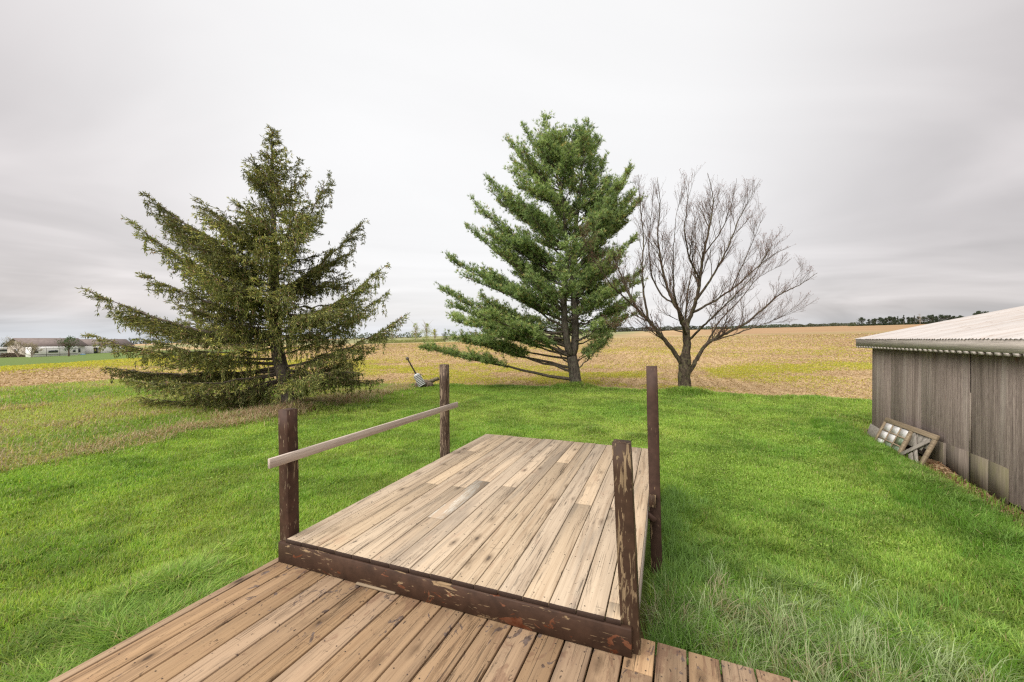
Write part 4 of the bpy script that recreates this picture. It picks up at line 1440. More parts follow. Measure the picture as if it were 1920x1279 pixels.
def pine():
    Y0 = 16.9
    base = at(1080, 727, Y0)
    root = empty('white_pine_tree', (base[0], base[1], gz(base[0], base[1])), 0,
                 'tall bushy green pine with two stems, between the spruce and the bare tree', 'tree')
    off = np.array(root.location)
    def pl(pts, dy=0): return np.array([at(a, b, Y0 + (c if len(q) > 2 else 0)) for q in pts for a, b, c in [(q + (0,))[:3]]])
    S0 = pl([(1081, 735), (1079, 715), (1076, 690), (1072, 668)])
    SL = pl([(1072, 668), (1064, 650, -.1), (1059, 610, -.2), (1057, 560, -.2), (1064, 480, -.2), (1058, 400, -.3), (1050, 330, -.3), (1045, 262, -.3)])
    SR = pl([(1072, 668), (1078, 650, .1), (1079, 610, .2), (1076, 555, .2), (1072, 500, .2), (1080, 420, .2), (1092, 330, .2), (1079, 252, .2)])
    mt = MB()
    for S, r0, r1 in ((S0, .27, .225), (SL, .165, .012), (SR, .18, .012)):
        P, _ = poly_at(S, np.linspace(0, 1, 26)); mt.tube(P - off, np.linspace(r0, r1, 26) * (1 + .12 * np.exp(-np.arange(26) / 2.0) * (r0 > .25)), 12)
    mt.build('trunk', bark('pine_bark', (.04, .033, .028), (.14, .115, .095), (.14, .15, .10), (12, 12, 4), .4), root, smooth=True)
    mb = MB(); mf = MB()
    def on(S, py):
        z = EYE - (py - HY) / F * Y0
        P, _ = poly_at(S, np.linspace(0, 1, 60)); i = np.argmin(abs(P[:, 2] - z)); return P[i]
    prim = []   # p0, p2, lift (control point), bare fraction, density
    Ls = [(712, 803, 655, -.8, -.10, .45), (690, 850, 634, .5, -.1, .35), (660, 862, 605, -1.0, .0, .35), (650, 828, 545, .2, -.25, .25), (640, 846, 575, 1.2, -.2, .25), (600, 843, 486, -.2, -.25, .2), (580, 872, 520, -1.6, -.2, .2), (560, 880, 430, .3, -.25, .15),
          (520, 893, 388, -.4, -.3, .15), (500, 918, 440, -1.4, -.2, .15), (470, 921, 346, .2, -.25, .1), (430, 940, 385, 1.0, -.2, .1), (380, 955, 270, .0, -.3, .1), (350, 985, 243, .3, -.3, .1), (400, 960, 320, -1.2, -.2, .1),
          (300, 1022, 222, .2, -.1, .05), (320, 1000, 262, -.5, -.1, .05), (620, 900, 640, -1.8, .1, .3), (670, 905, 590, -2.4, .1, .3)]
    Rs = [(700, 1141, 633, -.9, .0, .3), (640, 1188, 592, .4, -.1, .35), (610, 1192, 560, -.3, -.1, .35), (570, 1195, 515, .3, -.2, .3), (540, 1190, 450, -.3, -.2, .25), (500, 1178, 324, .3, -.35, .4), (480, 1196, 382, .0, -.3, .35), (470, 1162, 345, -.6, -.3, .35), (520, 1150, 400, -1.2, -.2, .2),
          (430, 1140, 345, .6, -.2, .2), (390, 1136, 296, .0, -.25, .15), (340, 1122, 262, .2, -.25, .1), (310, 1102, 236, -.2, -.2, .05), (300, 1090, 232, .3, -.2, .05), (560, 1130, 500, -1.6, -.2, .2), (590, 1150, 545, -1.8, 0, .35)]
    for a, px, py, dy, lift, bare in Ls: prim.append((on(SL if a < 668 else S0, a), at(px, py, Y0 + dy), lift, bare, 1.0))
    for LL_, SS in ((Ls, SL), (Rs, SR)):
        for a, px, py, dy, lift, bare in LL_:
            if a < 330 or py > 650: continue
            for _ in range(2):
                q = on(SS if a < 668 else S0, a + rng.uniform(-18, 18)); e = at(px + rng.uniform(-25, 25), py + rng.uniform(-22, 30), Y0 + dy + rng.normal(0, 1.1))
                prim.append((q, q + (e - q) * rng.uniform(.6, .9), lift, min(.55, bare + .1), .8))
    for a, px, py, dy, lift, bare in Rs: prim.append((on(SR if a < 668 else S0, a), at(px, py, Y0 + dy), lift, bare, .8 if py > 480 else 1.0))
    for k in range(110):
        S = SL if rng.random() < .5 else SR
        t = rng.uniform(.17, .98) if k < 98 else rng.uniform(.05, .2)
        P, _ = poly_at(S, np.array([t])); p0 = P[0]
        az = rng.uniform(0, 2 * math.pi)
        lim = np.interp(t, [0, .2, .45, .6, .8, 1], [3.4, 3.3, 3.0, 2.5, 1.75, .45])
        if math.cos(az) > .3: lim *= .72
        ln = lim * rng.uniform(.6, .95)
        rise = rng.uniform(.15, .5) + .55 * t
        p2 = p0 + np.array([math.cos(az) * ln, math.sin(az) * ln, ln * rise])
        prim.append((p0, p2, -.12 * ln, .2, .55 if (math.cos(az) > .0 and t < .3) else .95))
    for k in range(26):
        S = SL if k % 2 else SR; P, _ = poly_at(S, np.array([rng.uniform(.90, 1)])); az = rng.uniform(0, 6.28); ln = rng.uniform(.15, .4)
        prim.append((P[0], P[0] + np.array([math.cos(az) * ln * .7, math.sin(az) * ln * .7, ln * 1.1]), 0, .05, 1.3))
    gA = np.array([.175, .265, .100]); gB = np.array([.390, .480, .175]); gC = np.array([.42, .37, .14]); gD = np.array([.070, .120, .045])
    tp, td, tc = [], [], []
    for p0, p2, lift, bare, dens in prim:
        ln = np.linalg.norm(p2 - p0)
        mid = p0 + (p2 - p0) * .5 + np.array([0, 0, lift])
        P = bez(p0, mid, p2, 12); P[1:-1] += rng.normal(0, .03, (10, 3))
        mb.tube(P - off, np.linspace(.010 + .011 * ln, .004, 12), 5)
        nL = max(4, int(ln / .055 * dens)); tt = rng.uniform(bare, 1, nL)
        Q, _ = poly_at(P, tt); Q2, _ = poly_at(P, np.clip(tt + .04, 0, 1)); Q1, _ = poly_at(P, np.clip(tt - .04, 0, 1))
        Dm = unit(Q2 - Q1); side = unit(np.cross(Dm, np.array([0, 0, 1.0]))); sg = np.where(rng.random(nL) < .5, 1, -1)[:, None]
        ll = np.minimum(.22 + .19 * ln, .95) * (1.12 - .72 * tt) * rng.uniform(.45, 1.2, nL) + .10
        dirs = unit(Dm * rng.uniform(.4, .9, (nL, 1)) + side * sg * rng.uniform(.3, 1.0, (nL, 1)) + np.array([0, 0, .32]) + rng.normal(0, .15, (nL, 3)))
        hue = rng.random()
        for a, d, l in zip(Q, dirs, ll):
            e = a + d * l
            if l > .2: mb.tube(np.array([a, a + d * l * .6 + [0, 0, -.02], e]) - off, [.007, .005, .002], 3, c=(.16, .11, .07), cap=False)
            k = max(2, int(l / .055)); u = np.concatenate([rng.uniform(.25, 1, k), [1.0]])[:, None]
            pts = a + (e - a) * u + rng.normal(0, .05, (k + 1, 3))
            dd = unit(d * .6 + rng.normal(0, .5, (k + 1, 3)) + np.array([0, 0, .45]))
            c = gA + (gB - gA) * np.clip(rng.random((k + 1, 1)) * .8 + hue * .5 - .15, 0, 1)
            q = rng.random(k + 1); c[q < .07] = gC; c[q > .86] = gD
            tp.append(pts); td.append(dd); tc.append(c)
    print('pine tufts', sum(len(q) for q in tp))
    tp = np.vstack(tp); td = np.vstack(td); tc = np.vstack(tc); n = len(tp); kn = 9
    Pn = np.repeat(tp, kn, 0); Dn = unit(np.repeat(td, kn, 0) + rng.normal(0, .48, (n * kn, 3)))
    Wd = unit(np.cross(Dn, rng.normal(size=(n * kn, 3)))) * .0085
    Ln = rng.uniform(.09, .16, (n * kn, 1)); Cn = np.repeat(tc, kn, 0) * rng.uniform(.8, 1.2, (n * kn, 1))
    V = np.stack([Pn - Wd, Pn + Wd, Pn + Dn * Ln], 1).reshape(-1, 3) - off
    mf.add(V, None, np.arange(n * kn)[:, None] * 3 + np.arange(3)[None, :], c=np.repeat(Cn, 3, 0))
    mb.build('branches', bark('pine_branch_bark', (.07, .058, .046), (.16, .13, .10)), root)
    mf.build('crown', foliage('pine_needles', .55, .2, .25), root)
    print('pine tufts', n)


def bare_tree():
    Y0 = 15.4
    b = at(1284, 736, Y0)
    root = empty('bare_tree', (b[0], b[1], gz(b[0], b[1])), 0, 'leafless spreading tree with lichen on its limbs, right of the pine', 'tree')
    off = np.array(root.location)
    mt = MB(); ml = MB(); mtw = MB()
    def PL(pts): return np.array([at(p[0], p[1], Y0 + (p[2] if len(p) > 2 else 0)) for p in pts])
    trunk = PL([(1285, 745), (1284, 725), (1283, 700), (1285, 672), (1288, 645), (1286, 622), (1285, 610)])
    P, _ = poly_at(trunk, np.linspace(0, 1, 24))
    P[:, :2] += rng.normal(0, .012, (24, 2))
    mt.tube(P - off, np.interp(np.linspace(0, 1, 24), [0, .12, .35, .55, .62, 1], [.30, .24, .225, .21, .15, .13]), 14)
    limbs = [
        ([(1280, 684), (1262, 657, -.1), (1238, 628, -.2), (1216, 601, -.4), (1197, 583, -.5), (1183, 560, -.5), (1168, 525, -.4), (1150, 480, -.2)], .115, .02),
        ([(1216, 601, -.4), (1208, 560, -.4), (1203, 510, -.3), (1207, 450, -.2), (1200, 390, .0), (1197, 328, .1)], .055, .008),
        ([(1197, 583, -.5), (1175, 562, -.8), (1145, 535, -1.2), (1118, 495, -1.4), (1092, 446, -1.5)], .04, .006),
        ([(1290, 702), (1299, 688), (1312, 662, .2), (1328, 642, .3), (1360, 626, .5), (1400, 606, .6), (1430, 580, .7), (1462, 552, .7), (1500, 534, .7), (1532, 512, .7)], .10, .008),
        ([(1328, 642, .3), (1375, 628, -.2), (1420, 612, -.5), (1462, 596, -.7), (1495, 577, -.8)], .035, .005),
        ([(1285, 615), (1278, 592), (1264, 570, .2), (1252, 545, .3), (1240, 500, .5), (1232, 440, .5), (1238, 380, .5), (1232, 335, .5)], .085, .008),
        ([(1264, 570, .2), (1240, 555, .6), (1222, 520, 1.0), (1215, 460, 1.3), (1222, 395, 1.4), (1225, 350, 1.4)], .045, .006),
        ([(1287, 615), (1296, 588, -.1), (1306, 562, -.3), (1312, 525, -.4), (1318, 480, -.5), (1330, 425, -.4), (1338, 375, -.3), (1326, 325, -.3)], .095, .008),
        ([(1306, 562, -.3), (1335, 520, -.6), (1362, 470, -.8), (1385, 410, -.9), (1420, 345, -.9)], .055, .006),
        ([(1296, 588, -.1), (1330, 570, .4), (1370, 545, .7), (1410, 510, .9), (1445, 480, 1.0), (1482, 462, 1.0)], .06, .006),
        ([(1312, 525, -.4), (1290, 480, -.9), (1282, 430, -1.2), (1290, 370, -1.3), (1283, 338, -1.3)], .045, .006),
        ([(1370, 545, .7), (1400, 480, .9), (1432, 402, 1.0)], .03, .005),
        ([(1318, 480, -.5), (1355, 430, -.1), (1375, 370, .2), (1380, 335, .2)], .035, .005),
        ([(1287, 625), (1262, 618, -.5), (1225, 622, -.9), (1180, 618, -1.2), (1150, 612, -1.4)], .03, .005),
        ([(1288, 630), (1285, 600, 1.0), (1290, 540, 1.9), (1305, 470, 2.3), (1300, 390, 2.4)], .06, .006),
        ([(1288, 630), (1275, 600, -1.0), (1262, 540, -1.8), (1262, 470, -2.2), (1268, 400, -2.3)], .06, .006),
        ([(1290, 640), (1330, 600, -1.2), (1372, 560, -1.9), (1412, 520, -2.2), (1440, 470, -2.3)], .055, .006),
        ([(1325, 644, .3), (1350, 600, 1.3), (1390, 560, 2.0), (1420, 520, 2.3), (1460, 500, 2.4)], .045, .006),
        ([(1299, 688), (1292, 678), (1278, 668)], .02, .006),
    ]
    tips = []
    def grow(p, d, L, r, depth):
        n = 5 if depth < 2 else 4
        P = [p]; dd = d.copy()
        for k in range(n):
            dd = unit(dd + rng.normal(0, .065, 3) + np.array([0, 0, .06]))
            P.append(P[-1] + dd * L / n)
        P = np.array(P)
        if P[-1][2] < .6: return
        pxe = CX + F * P[-1][0] / P[-1][1]
        top = EYE - (np.interp(pxe, [1085, 1110, 1190, 1230, 1420, 1445, 1490, 1535], [445, 425, 322, 326, 340, 400, 458, 508]) - HY) / F * Y0
        if P[-1][2] > top or pxe > 1540 or pxe < 1080:
            if L > .5 and depth < 2: grow(p, d, L * .5, r * .7, 2)
            return
        (ml if depth == 0 else mtw).tube(P - off, np.linspace(r, max(.0022, r * .35), n + 1), 5 if depth == 0 else 3, cap=False)
        if depth < 3 and L > .22:
            nc = {0: 6, 1: 4, 2: 1}[depth] if L > .5 else (2 if depth < 2 else 0)
            for _ in range(nc):
                t = rng.uniform(.18, .92); q, _l = poly_at(P, np.array([t]))
                q = q[0]; side = unit(np.cross(dd, rng.normal(size=3)))
                nd = unit(dd * rng.uniform(.9, 1.3) + side * rng.uniform(.4, .8) + np.array([0, 0, .15]))
                grow(q, nd, L * rng.uniform(.32, .62), max(.0030, r * .5), depth + 1)
        tips.append(P[-1])
    for pts, r0, r1 in limbs:
        P0 = PL(pts); n = 6 * len(pts)
        P, L = poly_at(P0, np.linspace(0, 1, n))
        for _ in range(2): P[1:-1] = (P[:-2] + 2 * P[1:-1] + P[2:]) / 4
        P[1:-1] += rng.normal(0, .009, (n - 2, 3))
        r0 *= .85
        rr = r1 + (r0 - r1) * (1 - np.linspace(0, 1, n)) ** 1.15
        (mt if r0 > .043 else ml).tube(P - off, rr, 8 if r0 > .043 else 6)
        D = np.gradient(P, axis=0); D = unit(D)
        nc = int(L / .19)
        for k in range(nc):
            t = rng.uniform(.20, 1.0); i = min(n - 1, int(t * n))
            side = unit(np.cross(D[i], rng.normal(size=3)))
            nd = unit(D[i] * .9 + side * rng.uniform(.4, .8) + np.array([0, 0, .30]))
            LL = rng.uniform(.45, 1.5) * (1.15 - .55 * t) * min(1, L / 2.2)
            grow(P[i], nd, LL, max(.006, rr[i] * .38), 0 if LL > .6 else 1)
        grow(P[-1], D[-1], .15, r1, 1)
    # winter buds
    T = np.array(tips); mb = MB(); n = len(T)
    T = np.repeat(T, 2, 0) + rng.normal(0, .02, (2 * n, 3))
    shoots(mb, T - off, rng.normal(0, .4, (2 * n, 3)) + np.array([0, 0, 1.0]), .035, .0055, np.tile(np.array([.22, .10, .075]), (2 * n, 1)))
    mt.build('trunk', bark('lichened_bark', (.025, .019, .015), (.105, .08, .058), (.125, .118, .06), (13, 13, 5), .6), root, smooth=True)
    ml.build('branches', bark('bare_branch_bark', (.035, .027, .022), (.10, .075, .055), (.11, .10, .05), (20, 20, 10), .5), root)
    mtw.build('twigs', plain('twig_bark', (.105, .068, .046), .8, .2, .3, 3), root)
    mb.build('buds', foliage('bud_red', .6, .1), root)
    print('bare tips', n)


spruce()
pine()
bare_tree()


# ------------------------------------------------------------------ shrub behind the spruce, log and old coiled post
def brush_bush():
    b = at(649, 717, 18.0); z = gz(b[0], b[1])
    root = empty('leafless_bush', (b[0], b[1], z), 0, 'small twiggy brown bush at the field edge right behind the spruce', 'bush')
    m = MB()
    for k in range(150):
        a = rng.uniform(0, 6.28); r = abs(rng.normal(0, .16)); h = rng.uniform(.5, 1.35)
        p0 = np.array([r * math.cos(a), r * math.sin(a), -.02]); p1 = p0 + np.array([math.cos(a) * .18 * rng.random(), math.sin(a) * .18, h * .6]); p2 = p1 + np.array([rng.normal(0, .10), rng.normal(0, .10), h * .4])
        m.tube([p0, p1, p2], [.010, .007, .003], 3, c=(.20, .13, .09), cap=False)
        for q in range(4):
            s = p0 + (p2 - p0) * rng.uniform(.3, .9); e = s + np.array([rng.normal(0, .1), rng.normal(0, .1), rng.uniform(.05, .22)])
            m.tube([s, e], [.005, .002], 3, c=(.23, .15, .10), cap=False)
    m.build('stems', plain('bush_stems', (.19, .125, .085), .85, .2), root)
    m = MB(); n = 500
    P = np.stack([rng.normal(0, .16, n), rng.normal(0, .16, n), rng.uniform(.45, 1.25, n)], 1)
    leaves(m, P, .05, np.array([.15, .15, .05]) * rng.uniform(.6, 1.2, (n, 1)), 0, .5)
    m.build('leaves', DRY, root)


brush_bush()


def log_and_pole():
    Yl = 17.2
    c = at(795, 733, Yl); z0 = gz(c[0], c[1])
    # log: stump-like root end left, limb pointing up to the right
    root = empty('old_log', (c[0], c[1], z0), 0, 'grey rotting log with a broken limb lying at the field edge', 'log')
    m = MB()
    P = np.array([(-.42, .0, .06), (-.28, .02, .13), (-.1, .0, .18), (.10, .02, .18), (.26, 0, .14), (.38, -.02, .04)])
    P, _ = poly_at(P, np.linspace(0, 1, 18)); P += rng.normal(0, .014, P.shape)
    m.tube(P, np.interp(np.linspace(0, 1, 18), [0, .2, .6, 1], [.05, .13, .15, .09]) * (1 + rng.normal(0, .10, 18)), 12)
    for q in range(5):
        a = rng.uniform(-.35, .3); m.tube([(a, -.05, .12), (a + rng.uniform(-.15, .15), -.2, .03), (a + rng.uniform(-.25, .25), -.34, -.04)], [.05, .035, .015], 6)
    m.build('trunk', bark('log_bark', (.10, .075, .058), (.30, .23, .18), (.20, .17, .12), (9, 9, 9), .4), root, smooth=True)
    m = MB()
    P, _ = poly_at(np.array([(.08, .06, .18), (.36, .05, .30), (.62, .02, .40)]), np.linspace(0, 1, 9)); P += rng.normal(0, .006, P.shape)
    m.tube(P, np.linspace(.095, .078, 9), 10)
    m.build('limb', bark('limb_bark', (.12, .095, .07), (.26, .21, .15), (.18, .17, .09), (9, 9, 9), .5), root, smooth=True)
    # pole with ribbed white can, leaning
    b = at(793, 725, Yl - .15); t = at(763, 671, Yl - .15)
    d = unit(t - b); ex = unit(np.cross(d, [0, 1, 0])); ey = np.cross(d, ex)
    root = bpy.data.objects.new('leaning_pole', None); col.objects.link(root)
    Mt = Matrix([[ex[0], ey[0], d[0], 0], [ex[1], ey[1], d[1], 0], [ex[2], ey[2], d[2], 0], [0, 0, 0, 1]])
    root.location = b; root.rotation_euler = Mt.to_euler()
    tag(root, 'leaning rusty pole carrying a white ribbed metal drum, resting on the old log', 'scrap metal')
    L = float(np.linalg.norm(t - b))
    m = MB(); m.lathe([(.038, .0), (.036, L * .5), (.03, L * .9), (.03, L)], 10)
    m.build('pole', plain('rusty_iron', (.075, .06, .045), .7, .3, .4, 12, .2), root, smooth=True)
    m = MB(); m.lathe([(.05, L - .10), (.062, L - .085), (.062, L + .0), (.05, L + .03), (.045, L + .035)], 10)
    m.build('cap', plain('grey_iron', (.16, .13, .12), .6, .4, .4, 12), root)
    m = MB(); prof = []
    h0, h1 = .04, .56; nr = 8
    for k in range(nr):
        za = h0 + (h1 - h0) * k / nr; zb = h0 + (h1 - h0) * (k + 1) / nr; R = .165 if k < nr - 1 else .155
        for f, rr in ((0, R - .028), (.18, R - .004), (.35, R), (.62, R), (.8, R - .004), (.98, R - .028)): prof.append((rr, za + (zb - za) * f))
    prof.append((.12, h1 + .02)); prof.append((.05, h1 + .07))
    n = NT('white_and_dark_ribs', .45, .5)
    sx = n.n('SeparateXYZ'); n.l(n.obj(), sx.inputs[0])
    ph = n.math('FRACT', n.math('DIVIDE', n.math('SUBTRACT', sx.outputs['Z'], h0), (h1 - h0) / nr))
    band = n.math('MULTIPLY', n.rng(ph, .13, .16), n.rng(ph, .84, .80))
    f = n.noise(n.obj(), 14, 4)
    n.color(n.mix(band, (.045, .055, .06), n.mix(n.rng(f, .45, .65), (.62, .63, .63), (.42, .42, .41))))
    m.lathe(prof, 20)
    m.build('drum', n.m, root, smooth=False)
    m = MB()
    m.tube([(-.15, 0, h1 - .02), (-.22, 0, h1 - .12), (-.24, 0, h1 - .22)], [.014, .012, .010], 6)
    m.build('bracket', plain('bracket_iron', (.06, .05, .045), .7), root)


log_and_pole()


# ------------------------------------------------------------------ far trees
GENERIC_LEAF = foliage('far_leaves', .7, .25, .15)
TWIG = plain('far_bark', (.15, .12, .10), .9, .1)
PALETWIG = plain('pale_bark', (.30, .25, .20), .9, .1)


def small_tree(name, label, cat, x, y, h, w, kind, colr, group=None, leaf=.2, n=500, trunk=.25, barkm=None):
    z = gz(x, y)
    root = empty(name, (x, y, z), rng.uniform(0, 6), label, cat, group)
    mt = MB(); mf = MB()
    th = h * trunk
    mt.tube([(0, 0, -.3), (0, 0, th), (.02 * h, 0, h * .92)], [.028 * h, .02 * h, .004 * h], 6)
    for k in range(10 if n < 400 else 22):
        a = rng.uniform(0, 6.28); z0 = rng.uniform(th * .8, h * .7)
        l = w * .5 * rng.uniform(.5, 1)
        up = {'upright': 1.6, 'round': .6, 'cone': .15, 'pine': .5}[kind]
        e = np.array([math.cos(a) * l, math.sin(a) * l, z0 + l * up])
        mt.tube([(0, 0, z0), tuple(e * np.array([.55, .55, 1]) + np.array([0, 0, -(e[2] - z0) * .3])), tuple(e)], [.010 * h, .006 * h, .002 * h], 4, cap=False)
    # crown: clumps
    nc = 14 if n < 400 else 30
    cl = []
    for k in range(nc):
        t = rng.random(); a = rng.uniform(0, 6.28)
        zz = th * .9 + (h - th * .9) * t
        if kind == 'cone': rad = w * .5 * (1 - t) + .03 * w
        elif kind == 'upright': rad = w * .5 * math.sin(math.pi * min(.97, .18 + .8 * t)) ** .7
        else: rad = w * .5 * math.sqrt(max(.02, 1 - (2 * t - .85) ** 2)) if abs(2 * t - .85) < 1 else w * .12
        rr = rad * rng.uniform(.1, .85)
        cl.append((math.cos(a) * rr, math.sin(a) * rr, zz * .96, max(.10 * w, rad * .42), rng.uniform(.7, 1.25)))
    per = max(4, n // nc)
    for cx, cy, cz, cr, br in cl:
        P = np.array([cx, cy, cz]) + rng.normal(0, .5, (per, 3)) * cr * np.array([1, 1, .8])
        C = np.array(colr) * br * rng.uniform(.7, 1.3, (per, 1))
        leaves(mf, P, leaf * rng.uniform(.6, 1.3, per), C, 0, .7)
    mt.build('trunk', barkm or TWIG, root)
    mf.build('crown', GENERIC_LEAF, root)
    return root


def copy_tree(src, x, y, s, rz, label=None):
    c = src.copy(); col.objects.link(c)
    c.location = (x, y, gz(x, y)); c.scale = (s[0], s[0], s[1]); c.rotation_euler = (0, 0, rz)
    if label: c['label'] = label
    for ch in src.children:
        d = ch.copy(); col.objects.link(d); d.parent = c
    return c


def ray_ground(px, Y): X = (px - CX) / F * Y; return X, Y


def far_trees():
    YG = (.34, .38, .13)
    small_tree('poplar_tree', 'left of the two tall yellow green trees beyond the field', 'tree', *ray_ground(779, 150), 7.6, 4.0, 'upright', YG, 'yellow green trees beyond the field', .22, 1100, .12, PALETWIG)
    small_tree('poplar_tree', 'right and wider of the two tall yellow green trees beyond the field', 'tree', *ray_ground(800, 152), 7.2, 5.6, 'upright', YG, 'yellow green trees beyond the field', .22, 1500, .10, PALETWIG)
    small_tree('poplar_tree', 'short yellow green tree at the right end of the pale clump', 'tree', *ray_ground(815, 149), 5.0, 3.2, 'upright', (.36, .37, .10), 'yellow green trees beyond the field', .22, 700, .10, PALETWIG)
    small_tree('poplar_tree', 'pale tree half hidden behind the right tip of the spruce', 'tree', *ray_ground(735, 160), 6.0, 4.0, 'upright', (.30, .33, .14), 'yellow green trees beyond the field', .22, 700, .10, PALETWIG)
    small_tree('dark_bush', 'dark green bush at the right of the yellow green trees', 'bush', *ray_ground(835, 140), 3.4, 4.0, 'round', (.085, .105, .055), None, .25, 600, .15)
    small_tree('dark_bush', 'dark bush on the rise half hidden by the pine branches', 'bush', *ray_ground(884, 235), 4.0, 5.5, 'round', (.075, .09, .06), None, .35, 300, .15)
    small_tree('dark_bush', 'dark bush behind the right branches of the spruce', 'bush', *ray_ground(711, 150), 4.6, 4.0, 'round', (.10, .10, .06), None, .25, 500, .15)
    small_tree('young_tree', 'small pale tree on the skyline behind the bare tree', 'tree', *ray_ground(1339, 330), 6.6, 5.0, 'upright', (.33, .31, .19), None, .35, 260, .2, PALETWIG)
    # row on the right skyline
    g = 'dark trees in the row on the right skyline'
    lab = 'dark tree in the row along the skyline left of the shed roof'
    dk = (.055, .07, .045)
    a = small_tree('skyline_tree', lab, 'tree', *ray_ground(1615, 410), 9, 8.5, 'round', dk, g, .85, 800, .04)
    b = small_tree('skyline_tree', lab, 'tree', *ray_ground(1629, 410), 7, 4.5, 'round', dk, g, .8, 560, .05)
    c = small_tree('skyline_tree', lab, 'tree', *ray_ground(1683, 410), 9.5, 4.0, 'cone', dk, g, .8, 560, .04)
    spec = [(1640, b, 1.1), (1637, a, .75), (1650, a, .9), (1655, a, .85), (1661, b, 1.25), (1668, a, 1.0), (1673, a, .95), (1677, b, 1.2), (1689, a, .85), (1694, c, 1.05), (1703, b, 1.1), (1709, a, .8), (1714, c, 1.0), (1721, b, 1.2),
            (1731, a, 1.0), (1742, a, .95), (1748, b, 1.3), (1755, b, 1.2), (1764, a, 1.0), (1772, a, 1.05), (1780, b, 1.3), (1788, a, .9), (1800, a, .9), (1835, a, 1.3), (1848, a, 1.35)]
    for px, s, k in spec:
        Y = 410 + rng.uniform(-15, 20)
        copy_tree(s, *ray_ground(px, Y), (k, k * rng.uniform(.9, 1.1)), rng.uniform(0, 6))
    small_tree('skyline_tree', 'taller pale leafless tree standing in the row on the right skyline', 'tree', *ray_ground(1725, 400), 12, 7, 'round', (.22, .19, .16), g, .4, 160, .2, PALETWIG)
    for px in (1533, 1583):
        pass
    # low hedges and woods that read as one dark line on the horizon
    m = MB()
    for (p0, p1, Y, h, dens, cc) in ((985, 1100, 700, 5, 260, (.09, .11, .085)), (1085, 1180, 620, 6.5, 320, (.07, .085, .065)), (1170, 1320, 640, 7.5, 460, (.075, .085, .07)), (1320, 1480, 560, 5.0, 420, (.08, .10, .065)), (1480, 1605, 520, 4.4, 360, (.08, .09, .06)),
                                   (1590, 1760, 430, 2.0, 360, (.06, .075, .04)), (640, 790, 480, 7, 300, (.10, .12, .08)), (885, 985, 330, 3.0, 300, (.15, .15, .10)), (0, 640, 900, 14, 900, (.07, .09, .09))):
        n = dens * 5
        px = rng.uniform(p0, p1, n)
        Yv = Y + rng.uniform(-12, 12, n)
        X = (px - CX) / F * Yv
        hh = h * (.35 + .9 * fbm(px * .11, px * 0 + 3.3, 6, 3))
        Z = gh(X, Yv) + hh * rng.random(n) ** 1.2
        leaves(m, np.stack([X, Yv, Z], 1), Y * .0032 * rng.uniform(.6, 1.5, n), np.array(cc) * rng.uniform(.7, 1.3, (n, 1)), 0, .7)
    o = m.build('distant_woods', GENERIC_LEAF)
    tag(o, 'thin dark line of far off hedges and woods along the horizon', 'woodland', kind='stuff')
    # rough grass in front of the pale trees
    m = MB(); n = 5000
    px = rng.uniform(690, 835, n); Yv = rng.uniform(146, 160, n); X = (px - CX) / F * Yv
    leaves(m, np.stack([X, Yv, gh(X, Yv) + rng.uniform(0, 1.0, n)], 1), .45, np.array([.30, .31, .13]) * rng.uniform(.6, 1.2, (n, 1)), 0, .5)
    tag(m.build('rough_grass', GENERIC_LEAF), 'rough pale grass around the yellow green trees', 'grass', kind='stuff')


far_trees()


# ------------------------------------------------------------------ farmstead far left
U = DV; Vd = -QV      # house grid: U away from camera, Vd to the left


